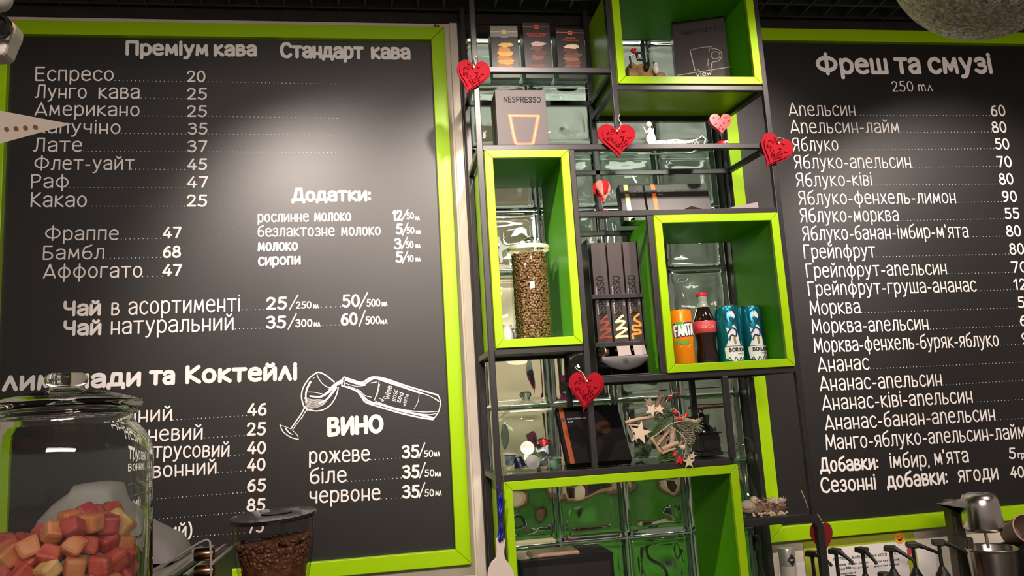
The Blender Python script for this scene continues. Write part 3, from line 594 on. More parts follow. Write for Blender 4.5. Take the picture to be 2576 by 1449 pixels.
# cup carton in the top box
ZB = 2.3925+.018
a = at(1703, 195, -.10); b = at(1838, 195, -.145); w = (Vector((b.x, -.145))-Vector((a.x, -.10))).length; rot = math.atan2(-.045, b.x-a.x); h = at(1692, 56, -.10).z-ZB
t, S = carton('cup_carton', 'black carton with a pale cup outline and VIEW lettering', 'carton', (a.x, -.10, ZB), w, h, .075, rot, 0, mat('brown black card', (.030, .022, .021), .4, metal=.2))
PALEP = mat('pale grey print', (.42, .38, .37), .5)
S3 = S(0, 0); Uc = (S(1, 0)-S3); Nc = Uc.cross(Vector((0, 0, 1)))
def gc(px, py):
    d = at(px, py, 0)-EYE; p = EYE+d*((S3-EYE).dot(Nc)/d.dot(Nc)); return ((p-S3).dot(Uc), p.z-S3.z)
gz = lambda x, y: gc(1530+x/6.779, 80+y/6.779)
def cupd(m):
    ln = lambda pts, wd: ribbon(m, S, [gz(*q_) for q_ in pts], wd, False)
    ln([(1180, 742), (2080, 598)], .0024); ln([(1395, 312), (1480, 665)], .003); ln([(1395, 312), (1560, 270), (1775, 250)], .0016); ln([(1770, 255), (1770, 300)], .002)
    ln([(1725, 270), (1718, 345)], .0022); ln([(1775, 520), (1768, 625)], .002); ln([(1705, 470), (1700, 580)], .0022); ln([(1720, 610), (1718, 630)], .0022); ln([(1535, 640), (1535, 660)], .0022); ln([(1620, 468), (1705, 462)], .0012)
    ribbon(m, S, smoothpts([gz(*q_) for q_ in [(1770, 295), (1820, 290), (1900, 320), (1940, 400), (1900, 480), (1840, 510), (1785, 515), (1760, 550), (1768, 620)]], 4), .0022)
    ribbon(m, S, smoothpts([gz(1830+75*math.sin(i*.6283), 400+62*math.cos(i*.6283)) for i in range(10)], 3, True), .0022)
prt(t, 'cup_print', PALEP, cupd)
def tc_(m, s_, x0, y0, x1, y1, cap, wt_): (lambda q0, q1: text(m, S, s_, *q0, *q1, cap, wt_))(gz(x0, y0), gz(x1, y1))
prt(t, 'lettering', WPRINT, lambda m: tc_(m, 'view', 1505, 770, 1765, 735, .0135, .16))
prt(t, 'small_lettering', TINTP, lambda m: (tc_(m, 'NESPRESSO', 1250, 62, 1960, -40, .0125, .12), tc_(m, 'COLLECTION', 1540, 775, 1770, 758, .0028, .15)))
# pirate boat figurine
def px2(ox, oy, sc_, Y): return lambda x, y, dy=0: at(ox+x/sc_, oy+y/sc_, Y+dy)
q = px2(1530, 80, 6.779, -.19); s0 = mpp(1600, 170, -.19)/6.779
t = thing('boat_figurine', 'carved boat figurine with a pirate flag in the top green box', 'figurine', (q(600, 780).x, -.19, ZB))
WD = mat('carved tan wood', (.38, .22, .09), .6, noise=((.20, .11, .05), 70))
zb = ZB
hull = [q(300, 790), q(310, 600), q(390, 560), q(420, 620), q(520, 600), q(640, 610), q(700, 680), q(780, 735), q(930, 750), q(930, 800)]
hull = [(v.x, max(v.z, zb)) for v in hull]; hull[0] = (hull[0][0], zb); hull[-1] = (hull[-1][0], zb)
MB().prism(hull, -.215, -.165).build('hull', WD, t, bevel=.006)
MB().prism([(v.x, v.z) for v in (q(400, 430), q(440, 580), q(545, 570), q(530, 425))], -.221, -.218).build('flag', BLKCARD, t)
f_ = MB(); SP = lambda u, v: Vector((u, -.2216, v)); v = q(475, 490); fill(f_, SP, [(v.x+.0042*math.cos(i*.63), v.z+.0045*math.sin(i*.63)) for i in range(10)]); ribbon(f_, SP, [(v.x-.006, v.z-.009), (v.x+.006, v.z-.004)], .0016, False); ribbon(f_, SP, [(v.x+.006, v.z-.009), (v.x-.006, v.z-.004)], .0016, False)
f_.build('skull_emblem', WPRINT, t)
MB().tube([q(395, 600, -.03), q(365, 420, -.03)], .0028).build('mast', BLKCARD, t)
MB().ball(q(650, 600, -.032), .010, sq=(.8, .8, 1.2)).ball(q(665, 545, -.032), .0055).build('black_bird', BLKPLA, t, 60)
MB().ball(q(815, 640, -.034), .011, sq=(.8, .8, 1.3)).ball(q(810, 560, -.034), .007).build('white_bird', WHITE, t, 60)
MB().tube([q(780, 545, -.034), q(778, 515, -.034)], .003).build('hat', BLKPLA, t)
def heartpts(n=44):
    o = []
    for i in range(n):
        a = 2*PI*i/n; o.append((math.sin(a)**3, (13*math.cos(a)-5*math.cos(2*a)-2*math.cos(3*a)-math.cos(4*a)+2.5)/14.5))
    return o
def heartxf(c, w, h, rot=0, sk=0):
    cr, sr = math.cos(rot), math.sin(rot)
    def f(x, y, s=1.0, dx=0, dy=0):
        x, y = x*s+dx, y*s+dy; x = (x+sk*(min(0, y-.2)**2))*w/2; y = y*h/2
        return (c.x+x*cr-y*sr, c.z+x*sr+y*cr)
    return f
v = q(430, 340); hx = heartxf(v, .0155, .0165, .1)
MB().prism([hx(*p) for p in heartpts(24)], -.196, -.189).build('heart_flag', REDG, t, bevel=.0015); MB().tube([Vector((v.x-.001, -.192, v.z-.006)), q(400, 440)], .0006, 5).build('wire', BLKPLA, t)
# hanging carved hearts
def carved(m, S):
    sp = lambda cx, cy, r, a0, n=2.2, d=1: [(cx+r*(1-i/16)*math.cos(a0+d*n*PI*i/14), cy+r*(1-i/16)*math.sin(a0+d*n*PI*i/14)) for i in range(14)]
    w = .052
    for p in (sp(-.40, .50, .17, .4), sp(-.28, -.02, .2, 2.2), sp(-.52, .12, .13, 4, 2, -1), sp(-.08, -.35, .15, 1.2)): ribbon(m, S, p, w, True, w*.6)
    for (x, y), (x2, y2) in [((-.62, .62), (-.72, .42)), ((-.2, .72), (-.12, .5)), ((-.50, .80), (-.34, .76)), ((-.75, .25), (-.70, .05)), ((.12, -.30), (.42, .02)), ((.02, -.30), (.24, .12)), ((.16, -.42), (.46, -.20)), ((-.02, -.55), (-.02, -.30)), ((-.14, -.5), (-.22, -.3)), ((.06, -.6), (.14, -.42))]:
        ribbon(m, S, [(x, y), ((x+x2)/2+.03, (y+y2)/2), (x2, y2)], w*.5, True, w*1.9)
    for cx, cy in ((.30, .62), (.20, .25), (.62, .18)):
        ribbon(m, S, [(cx-.12, cy+.03), (cx, cy-.02), (cx+.10, cy+.06)], w*1.4, True, w*.8)
def heart(label, cx, cy, wpx, hpx, Y, rot, sk, off=(0, 0), engraved=True, m=RED, string=None, group='carved hearts hanging on the rack'):
    s = mpp(cx, cy, Y); c = at(cx, cy, Y); w, h = wpx*s, hpx*s; f = heartxf(c, w, h, rot, sk)
    t = thing('hanging_heart', label, 'heart ornament', (c.x, Y, c.z), group)
    MB().prism([f(*p) for p in heartpts()], Y-.004, Y).build('back_plate', m, t, bevel=.0012)
    if engraved:
        g_ = lambda x, y: f(x, y, .86, *off)
        MB().prism([g_(*p) for p in heartpts()], Y-.0085, Y-.0041).build('front_plate', m, t, bevel=.0012)
        e = MB(); carved(e, lambda u, v: (lambda p: Vector((p[0], Y-.0089, p[1])))(g_(u, v))); e.build('cutout_shade', REDD, t)  # flat dark strokes: shade of the cut-outs put into colour, nothing is recessed
    n = f(0, .52)
    pts = string or [(0, 0), (6, -14), (3, -26), (10, -34)]
    ps = [Vector((n[0]+x*s, Y-.006+.004*min(1, i), n[1]-y*s)) for i, (x, y) in enumerate(pts)]
    MB().tube(smoothpts([tuple(p) for p in ps], 4), .0013, 6).ball(ps[0]+Vector((0, -.004, .001)), .0032, 8).build('twine', TWINE, t, 60)
    return t
heart('red carved heart hanging beside the snack cartons, above the large tumbler carton', 1190, 197, 84, 92, -.2755, -.10, -.28, (.02, .02))
heart('pale-lit red carved heart hanging on the short post below the top green box', 1551, 356, 96, 86, -.2755, -.02, 0, (.10, -.02), string=[(0, 0), (14, -20), (8, -36), (14, -46)])
heart('red carved heart hanging on the post beside the juice menu', 1948, 385, 82, 88, -.2755, -.42, -.16, (.02, .03), string=[(0, 0), (-4, -14), (16, -14), (22, -4)])
heart('red carved heart hanging below the tall green box, above the dark carton', 1475, 986, 88, 96, -.2755, -.06, -.14, (-.06, .04), string=[(0, 0), (-8, -22), (-20, -30), (-26, -38)])
heart('plain red heart hanging behind the bent rack leg by the syrup pumps', 2067, 1357, 56, 76, -.246, 0, 0, engraved=False, m=mat('dark red back', (.20, .006, .008), .6), string=[(0, 0), (4, -22), (-8, -42), (-24, -50), (-30, -70), (-38, -96)])
# hearts on little stands
def standheart(label, bx, by, hcx, hcy, wpx, hpx, Y, zs, rot, kind):
    s = mpp(bx, by, Y); b = at(bx, by, Y); c = at(hcx, hcy, Y)
    t = thing('heart_stand', label, 'ornament', (b.x, Y, zs), 'hearts on red stands')
    f = heartxf(c, wpx*s, hpx*s, rot)
    MB().lathe([(.0, 0), (.0165, 0), (.0175, .002), (.0175, .012), (.0165, .014), (0, .014)], (b.x, Y, zs), 32).build('base', REDG, t, 40)
    MB().tube([Vector((b.x, Y, zs+.012)), Vector((c.x, Y, c.z-hpx*s*.42))], .0013, 6).build('rod', STEEL, t)
    fl = MB()
    for k in range(5): fl.ball(Vector((b.x+.004+.0042*math.cos(k*1.257), Y-.0172, zs+.007+.0042*math.sin(k*1.257))), .0026, 8)
    fl.build('flower', WHITE, t, 60)
    if kind == 0:
        MB().prism([f(*p) for p in heartpts()], Y-.006, Y+.006).build('heart', REDG, t, bevel=.0015)
        e = MB(); S = lambda u, v: (lambda p: Vector((p[0], Y-.0064, p[1])))(f(u, v))
        for (x, y) in [(-.62, .62), (-.15, .45), (.5, .62), (.72, .3), (-.5, .05), (.28, .08), (-.1, -.25), (.12, -.5), (-.3, -.45)]:
            ribbon(e, S, [(x+.13*(1-i/15)*math.cos(i*.55+x*5), y+.13*(1-i/15)*math.sin(i*.55+x*5)) for i in range(12)], .03)
        e.build('swirl_print', REDD, t)
    else:
        M = Matrix.Translation(c) @ Matrix.Rotation(-.95, 4, 'Z') @ Matrix.Translation(-c)
        MB().prism([f(*p) for p in heartpts()], Y-.003, Y+.003, M).build('heart', REDG, t, bevel=.001)
        M2 = Matrix.Translation(c+Vector((.006, -.004, 0))) @ Matrix.Rotation(.55, 4, 'Z') @ Matrix.Translation(-c)
        MB().prism([f(*p) for p in heartpts()], Y-.003, Y+.003, M2).build('striped_heart', mat('pink striped wood', (.62, .22, .16), .5), t, bevel=.001)
        e = MB()
        for r in (.25, .5, .75): ribbon(e, lambda u, v: M2 @ Vector((f(u, v)[0], Y-.0034, f(u, v)[1])), [(.05+r*.75*math.sin(i*.26), .12+r*.75*math.cos(i*.26)) for i in range(25)], .08)
        e.build('ring_print', mat('pale ring print', (.75, .48, .38), .5), t)
standheart('red swirl-printed heart on a round stand beside the white sleigh', 1816, 352, 1812, 314, 56, 52, -.235, Z2, 0, 0)
standheart('double red heart on a round stand beside the gold-striped carton', 1518, 520, 1512, 482, 46, 52, -.20, Z3, 0, 1)
# white sleigh with an angel
q = px2(1440, 250, 4.996, -.20); t = thing('sleigh_figurine', 'white wire sleigh carrying a small white angel', 'figurine', (q(1250, 560).x, -.20, Z2))
zf = Z2+.003
def zz(v, z): return Vector((v.x, v.y, z))
xa, xb = q(850, 600).x, q(1640, 600).x; L = xb-xa
for dy in (-.022, .022):
    MB().tube([(xa, -.2+dy, zf), (xa+L*.5, -.2+dy, zf), (xa+L*.86, -.2+dy, zf+.002), (xa+L*.97, -.2+dy, zf+.012), (xa+L, -.2+dy, zf+.026), (xa+L*.95, -.2+dy, zf+.034), (xa+L*.90, -.2+dy, zf+.028)], .0022, 6).build('runner', WHITEM, t, 60)
body = [(xa+L*.10, zf+.010), (xa+L*.62, zf+.010), (xa+L*.80, zf+.016), (xa+L*.92, zf+.030), (xa+L*.86, zf+.026), (xa+L*.70, zf+.022), (xa+L*.52, zf+.026), (xa+L*.30, zf+.022), (xa+L*.06, zf+.026)]
MB().prism(body, -.224, -.176).build('sleigh_body', WHITEM, t, bevel=.002)
sc_ = MB()
for k in range(5):
    cx = xa+L*(.2+.15*k)
    sc_.tube([(cx+.009*(1-i/18)*math.cos(i*.5), -.2255, zf+.014+.009*(1-i/18)*math.sin(i*.5)) for i in range(14)], .0013, 5)
sc_.build('scrollwork', WHITEM, t, 60)
v = q(975, 470); hd_ = q(960, 310)
MB().lathe([(0, 0), (.016, 0), (.012, .020), (.008, .036), (.004, .042), (0, .043)], (v.x, -.205, zf+.022), 20).build('angel_robe', WHITE, t, 50)
MB().ball(Vector((v.x-.002, -.205, zf+.074)), .0085, 14).build('angel_head', WHITE, t, 60)
MB().prism([(v.x-.022, zf+.078), (v.x-.006, zf+.050), (v.x-.004, zf+.040), (v.x-.012, zf+.052)], -.203, -.200).prism([(v.x+.012, zf+.066), (v.x+.003, zf+.052), (v.x+.002, zf+.040), (v.x+.011, zf+.046)], -.203, -.200).build('angel_wing', WHITE, t, bevel=.0005)
MB().tube([(v.x-.006, -.212, zf+.050), (v.x-.018, -.216, zf+.046)], .0025, 6).build('angel_arm', mat('warm ceramic', (.7, .5, .36), .4), t, 60)
MB().ball(Vector((v.x-.011, -.218, zf+.031)), .006, 12).build('snowball', WHITE, t, 60)
# chocolate cartons on the third shelf
def choc(label, bl, br, ytop, Y, zs, lean, stripe, ttl, sub, d=.035, rot=0, uoff=.10, colm=BLKCARD):
    a, b = at(*bl, Y), at(*br, Y); w = b.x-a.x
    t, S = carton('chocolate_carton', label, 'carton', (a.x, Y, zs), w, ytop, d, rot, lean, colm, 'black chocolate cartons')
    prt(t, 'stripe', stripe, lambda m: fill(m, S, [(uoff*w, 0), (uoff*w+.012, 0), (uoff*w+.012, ytop), (uoff*w, ytop)]))
    S2 = lambda u, v: S(u, v)+Vector((0, -.0004, .0001))
    prt(t, 'seal', BLKCARD, lambda m: fill(m, S2, [(uoff*w, ytop*.74), (uoff*w+.012, ytop*.74), (uoff*w+.012, ytop*.74+.011), (uoff*w, ytop*.74+.011)]))
    prt(t, 'lettering', PALEP, lambda m: (text(m, S2, ttl, uoff*w+.017, ytop*.77, uoff*w+.017+min(.05, w*.6), ytop*.77, .0042, .13), text(m, S2, sub, uoff*w+.018, ytop*.77-.009, uoff*w+.031, ytop*.77-.009, .003, .14)))
    return t, S, w
choc('black chocolate carton with a gold stripe, left of the orange-striped one', (1568, 526), (1628, 526), .114, -.125, Z3, .22, GOLD, 'DARK CHOC', '50 THINS', uoff=.2)
t, S, w = choc('wide black chocolate carton with an orange stripe, under the angel sleigh', (1633, 526), (1793, 522), .114, -.125, Z3, .22, ORANGE, 'MILK CHOCOLATE', 'NO 1000')
BROWNP = mat('dark brown print', (.035, .017, .011), .8, spec=.05)
prt(t, 'chocolate_print', BROWNP, lambda m: fill(m, S, blob(w*.70, .022, w*.17, .018, j=.1, seed=3)))
t, S, w = choc('large black chocolate carton leaning behind the shelf post, orange stripe beside the capsule jar', (1428, 1177), (1592, 1170), .170, -.235, Z7, .62, mat('dull orange print', (.20, .045, .016), .7, spec=.1), 'DARK CHOCOLATE', 'NO 5000', d=.022, uoff=.045, colm=mat('matt black card', (.006, .0055, .0055), .7, spec=.08))
prt(t, 'chocolate_print', BROWNP, lambda m: fill(m, S, blob(w*.68, .10, w*.12, .02, j=.2, seed=5)))
a, b = at(1812, 521, -.235), at(1908, 520, -.235)
tag(MB().prism([(a.x, Z3), (b.x, Z3), (b.x, at(1908, 508, -.235).z), ((a.x*.7+b.x*.3), Z3+.012)], -.235, -.165).build('folded_card', mat('mauve grey card', (.30, .25, .26), .5), None, bevel=.0005), 'flat pale-edged card lying beside the wide chocolate carton', 'card')

# bean jar in the tall box
ZT = 1.7055+.018; Yb = -.155
cx = at(1337, 740, Yb).x; rj = (at(1387, 740, Yb).x-at(1289, 740, Yb).x)/2; zr = at(1334, 640, Yb).z; zl = at(1332, 622, Yb).z
t = thing('bean_jar', 'tall clear glass jar with a knobbed glass lid, in the tall green box', 'jar', (cx, Yb, ZT))
h = zl-ZT-.006
MB().lathe([(0, 0), (rj-.003, 0), (rj, .004), (rj, h-.016), (rj-.004, h-.010), (rj-.003, h), (rj-.007, h), (rj-.0078, h-.010), (rj-.004, h-.017), (rj-.004, .008), (rj-.008, .005), (0, .005)], (cx, Yb, ZT), 48).build('jar_body', CLEARG, t, 50)
MB().lathe([(0, h+.0005), (rj-.008, h+.0005), (rj+.001, h+.0025), (rj+.002, h+.006), (rj-.001, h+.010), (.022, h+.013), (0, h+.0145)], (cx, Yb, ZT), 40).build('lid', CLEARG, t, 50)
MB().lathe([(0, h+.0148), (.009, h+.0150), (.007, h+.020), (.008, h+.023), (.016, h+.026), (.018, h+.030), (.014, h+.034), (0, h+.036)], (cx, Yb, ZT), 32).build('lid_knob', JARG, t, 60)
MB().lathe([(rj+.0030, h-.0040), (rj+.0034, h+.0035), (rj+.0022, h+.0062), (rj+.0021, h-.0050)], (cx, Yb, ZT), 40, closed=True).build('seal_ring', mat('cream rubber', (.80, .76, .50), .5), t, 50)
def beans(name, pts, size, m, rnd):
    mb = MB()
    prof = []
    for p, nrm in pts:
        vs = []; fs = []
        a, b, c = size*rnd.uniform(.85, 1.15), size*.72, size*.5
        for j in range(5):
            ph = PI*j/4
            for i in range(7):
                th = 2*PI*i/7; x, y, z = math.cos(ph), math.sin(ph)*math.cos(th), math.sin(ph)*math.sin(th)
                cr = .62 if (z > .5 and abs(y) < .35) else 1
                vs.append((a*x, b*y, c*z*cr))
        for j in range(4):
            for i in range(7): fs.append((j*7+i, j*7+(i+1) % 7, (j+1)*7+(i+1) % 7, (j+1)*7+i))
        qn = nrm.to_track_quat('Z', 'Y').to_matrix().to_4x4()
        M = Matrix.Translation(p) @ qn @ Matrix.Rotation(rnd.uniform(0, 6.3), 4, 'Z') @ Matrix.Rotation(rnd.uniform(-.9, .9)+(PI if rnd.random() < .5 else 0), 4, 'X')
        mb.add(vs, fs, M)
    o = mb.build(name, m, None, 55); o['kind'] = 'stuff'; return o
pts = []; rr = rj-.0085; z = ZT+.0105; k = 0
ztop = zr-.004
while z < ztop:
    n = 34
    for i in range(n):
        a = 2*PI*(i+.5*(k % 2))/n+R.uniform(-.05, .05)
        if math.sin(a) < .55: pts.append((Vector((cx+rr*math.cos(a), Yb+rr*math.sin(a), z+R.uniform(-.0016, .0016))), Vector((math.cos(a), math.sin(a), R.uniform(-.4, .4)))))
    z += .0066; k += 1
for i in range(90): r_, a = rr*math.sqrt(R.random()), R.uniform(0, 6.3); pts.append((Vector((cx+r_*math.cos(a), Yb+r_*math.sin(a), ztop+R.uniform(-.002, .001))), Vector((0, 0, 1))))
o = beans('coffee_beans', pts, .0056, BEANL, R); tag(o, 'light roasted coffee beans filling the tall glass jar', 'coffee beans')
MB().lathe([(rr-.004, .008), (rr-.004, ztop-ZT-.004), (0, ztop-ZT-.003)], (cx, Yb, ZT), 24).build('bean_core', BEAND, o, 50)
v = at(1276, 840, -.10); wv = MB()
tag(wv.lathe([(0, 0), (.016, 0), (.020, .012), (.021, .030), (.015, .044), (.012, .052), (.014, .058), (.011, .058), (.010, .052), (0, .05)], (v.x, -.10, ZT), 28).tube([(v.x+.018, -.10, ZT+.02), (v.x+.030, -.10, ZT+.030), (v.x+.024, -.10, ZT+.046), (v.x+.014, -.10, ZT+.048)], .003, 8).build('creamer', WHITE, None, 50), 'small white creamer behind the bean jar', 'creamer')

# capsule dispenser
Yd = -.205
t = thing('capsule_dispenser', 'black capsule dispenser stand with a curved silver tray', 'dispenser', (at(1560, 900, Yd).x, Yd, Z6))
x0, x1 = at(1501, 900, Yd).x, at(1627, 900, Yd).x; zt = at(1540, 606, Yd).z; zlow = at(1560, 862, Yd).z; ztray = at(1560, 897, Yd).z
MB().box(x0-.004, Yd-.005, Z6, x0-.001, Yd+.085, zt+.006).box(x1, Yd-.002, Z6, x1+.003, Yd+.085, zt).box(x0-.001, Yd+.082, Z6, x1, Yd+.085, zt).build('stand', BLKPLA, t, bevel=.002)
MB().box(x0-.003, Yd-.03, Z6, x1+.002, Yd+.08, Z6+.006).build('base', BLKPLA, t, bevel=.002)
for yy in (745, 866):
    z = at(1550, yy, Yd-.008).z
    MB().box(x0-.003, Yd-.011, z-.006, x1+.002, Yd-.007, z+.006).build('retaining_bar', BLACK, t, bevel=.001)
arcp = [(Yd-.034+.0*i, 0) for i in range(1)]
tr = MB(); n = 12; vs = []; fs = []
for i in range(n+1):
    u = i/n; xx = x0+.006+(x1-x0-.012)*u; dip = -.022*math.sin(PI*u)**.8
    for j, (yy, zq) in enumerate([(Yd-.030, ztray), (Yd-.033, ztray-.004), (Yd-.031, ztray-.010+dip*.9), (Yd-.027, ztray-.014+dip), (Yd+.02, ztray-.012+dip*.6), (Yd+.02, ztray)]): vs.append((xx, yy, max(zq, Z6+.007)))
for i in range(n):
    for j in range(6): fs.append((i*6+j, i*6+(j+1) % 6, (i+1)*6+(j+1) % 6, (i+1)*6+j))
fs += [tuple(range(6)), tuple(n*6+5-j for j in range(6))]
tr.add(vs, fs).build('tray', mat('brushed silver plastic', (.11, .105, .105), .42, metal=.4), t, 50)
ST = lambda u, v: Vector((u, Yd-.0335, v)); lg = MB(); mx = (x0+x1)/2; zc = ztray-.013
ribbon(lg, ST, [(mx-.006, zc-.0055), (mx+.006, zc-.0055), (mx+.006, zc+.0055), (mx-.006, zc+.0055), (mx-.006, zc-.0055)], .0008, False); text(lg, ST, 'N', mx-.003, zc-.003, mx+.003, zc-.003, .006, .16); lg.build('emblem', BLKCARD, t)
def squig(col, label, i, xa, xb, m):
    xl, xr = at(xa, 850, Yd).x, at(xb, 850, Yd).x; w = xr-xl; hh = zt-zlow-.004
    t, S = carton('capsule_sleeve', label, 'capsule sleeve', (xl, Yd, zlow-.008), w, hh+.008, .036, 0, 0, mat('brown grey satin card', (.060, .050, .048), .34, metal=.3), 'capsule sleeves in the dispenser')
    S2 = lambda u, v: S(w-v, u)           # lettering reads upwards
    prt(t, 'lettering', TINTP, lambda mb: text(mb, S2, 'NESPRESSO', .070, w*.28, .185, w*.28, .020, .14))
    prt(t, 'small_lettering', WPRINT, lambda mb: (text(mb, S2, 'BARISTA CREATIONS', .085, w*.78, .155, w*.80, .0034, .14), text(mb, S2, 'COCOA', .105, w*.10, .130, w*.10, .003, .15)))
    pt = [(.70, .066), (.55, .062), (.22, .050), (.45, .052), (.80, .050), (.55, .040), (.22, .030), (.60, .034), (.88, .030), (.40, .018), (.15, .010), (.5, .012), (.9, .012)] if i < 2 else [(.75, .068), (.5, .062), (.42, .054), (.75, .046), (.80, .038), (.30, .038), (.25, .028), (.7, .026), (.75, .018), (.2, .016), (.2, .006)]
    prt(t, 'squiggle_print', m, lambda mb: ribbon(mb, S, smoothpts([(w*a, b+.012) for a, b in pt], 5), .0062, False))
    # torn-open front flap under the sleeve, resting above the tray
    z0 = ztray+.002
    if i: MB().prism([(xl+.002, zlow-.016), (xr-.002, zlow-.016), (xr-.002, z0+.012), (xl+.002, z0+.012)], Yd+.002, Yd+.003).prism([(xl+.001, z0+.024), (xr-.004, z0+.024), (xr-.001, z0), (xl+.004, z0-.002)], Yd-.014, Yd-.012).build('open_flap', mat('pale mauve card', (.42, .35, .33), .5), t, bevel=.0004)
squig(0, 'sleeve with a dark red squiggle beside the stand side panel', 0, 1504, 1541, mat('brick red print', (.24, .035, .02), .45))
squig(0, 'middle sleeve with a cream squiggle', 1, 1545, 1582, mat('cream print', (.80, .62, .34), .5))
squig(0, 'sleeve with an orange squiggle nearest the drink cans', 2, 1586, 1620, mat('amber print', (.75, .26, .03), .5))
def capsule(label, c, axis, m, group, s=1.0):
    t = thing('coffee_capsule', label, 'capsule', c, group)
    M = Matrix.Translation(c) @ Vector(axis).to_track_quat('Z', 'Y').to_matrix().to_4x4() @ Matrix.Scale(s, 4)
    MB().lathe([(0, -.014), (.008, -.014), (.0105, -.011), (.0150, .010), (.0150, .012), (0, .012)], n=24, M=M).build('cup', m, t, 40)
    MB().lathe([(0, .0125), (.0175, .0125), (.0185, .0133), (.0175, .0142), (0, .0146)], n=24, M=M).build('foil_lid', SILVER, t, 40)
    return t
capsule('copper capsule dropped into the dispenser tray', at(1521, 886, Yd-.012), (-.8, -.5, .1), mat('copper foil', (.55, .24, .09), .3, metal=.8), None, .8)

# drinks in the square box
ZR = 1.6235+.018
def can(label, xl, xr, yt, Y, m, group=None):
    cx = (at(xl, 840, Y).x+at(xr, 840, Y).x)/2; r = (at(xr, 840, Y).x-at(xl, 840, Y).x)/2; h = at((xl+xr)/2, yt, Y).z-ZR
    t = thing('drink_can', label, 'drink can', (cx, Y, ZR), group)
    MB().lathe([(0, .004), (r*.7, .003), (r*.78, 0), (r*.86, .002), (r, .010), (r, h-.012), (r*.93, h-.004)], (cx, Y, ZR), 48).build('can_body', m, t, 50)
    MB().lathe([(r*.93, h-.004), (r*.95, h-.0005), (r*.90, h), (r*.87, h-.003), (r*.3, h-.004), (0, h-.004)], (cx, Y, ZR), 48).build('can_lid', STEEL, t, 50)
    return t, cyl((cx, Y, ZR), r, -PI/2-.18), r, h
t, S, r, h = can('orange soda can with a leafy logo', 1687, 1742, 778, -.17, mat('orange can paint', (.80, .21, .006), .25, metal=.2))
cx = t.location.x
NAVY = mat('navy print', (.012, .016, .09), .45); LEAF = mat('leaf green print', (.08, .32, .02), .45); TEALD = mat('dark teal print', (.0, .10, .13), .3)
S_ = lambda k: cyl((cx, -.17, ZR), r, -PI/2-.18, .0006+.0002*k)
prt(t, 'logo_shadow', NAVY, lambda m: text(m, S_(0), 'FANTA', -.027, h*.490, .036, h*.520, .037, .25))
prt(t, 'leaf_print', LEAF, lambda m: fill(m, S_(1), [(-.026, h*.68), (-.018, h*.76), (-.004, h*.77), (.008, h*.69), (-.008, h*.67)], 3))
prt(t, 'swoosh_print', LEAF, lambda m: (fill(m, S_(1), [(-.024, h*.40), (.0, h*.36), (.014, h*.40), (.016, h*.45), (-.004, h*.43), (-.026, h*.45)], 3)))
prt(t, 'logo_ring', mat('pale orange print', (.85, .42, .12), .4), lambda m: ribbon(m, S_(0), [(.002+.027*math.cos(i*.3), h*.54+.034*math.sin(i*.3)) for i in range(22)], .0012))
prt(t, 'lettering', WPRINT, lambda m: text(m, S_(2), 'FANTA', -.025, h*.505, .034, h*.535, .031, .165))
# cola bottle
Yq = -.15; cx = at(1775, 850, Yq).x; h = at(1762, 736, Yq).z-ZR; k = h/.19
t = thing('cola_bottle', 'contoured glass bottle of dark cola with red label and cap', 'bottle', (cx, Yq, ZR))
prof = [(.0, 0), (.026, 0), (.0285, .006), (.0285, .022), (.0245, .05), (.0245, .066), (.0285, .084), (.0285, .112), (.0265, .122), (.020, .140), (.0145, .154), (.0125, .168), (.0135, .172), (.0125, .181)]
prof = [(a*k, b*k) for a, b in prof]
MB().lathe([p for p in prof if p[1] < .15*k]+[(.0155*k, .150*k), (0, .150*k)], (cx, Yq, ZR), 40).build('cola', mat('dark cola', (.012, .004, .003), .06, coat=1), t, 50)
MB().lathe([(.0168*k, .1505*k)]+prof[10:]+[(.010*k, .181*k), (.010*k, .152*k)], (cx, Yq, ZR), 40, closed=True).build('bottle_neck', mat('grey green glass', (.22, .27, .23), .05, coat=.5), t, 50)
MB().lathe([(.0291*k, .084*k), (.0291*k, .112*k), (.0280*k, .114*k), (.0280*k, .083*k)], (cx, Yq, ZR), 40, closed=True).build('label', mat('pinkish red label', (.52, .05, .06), .5), t, 50)
SL = cyl((cx, Yq, ZR), .0292*k, -PI/2-.2); prt(t, 'label_lettering', mat('pale pink print', (.75, .35, .33), .5), lambda m: text(m, SL, 'Coca-Cola', -.021*k, .095*k, .021*k, .095*k, .010, .11))
MB().lathe([(.0142*k, .1795*k), (.0148*k, .181*k), (.0142*k, .1875*k), (.010*k, .1895*k), (0, .190*k)], (cx, Yq, ZR), 21).build('crown_cap', REDG, t, 30)
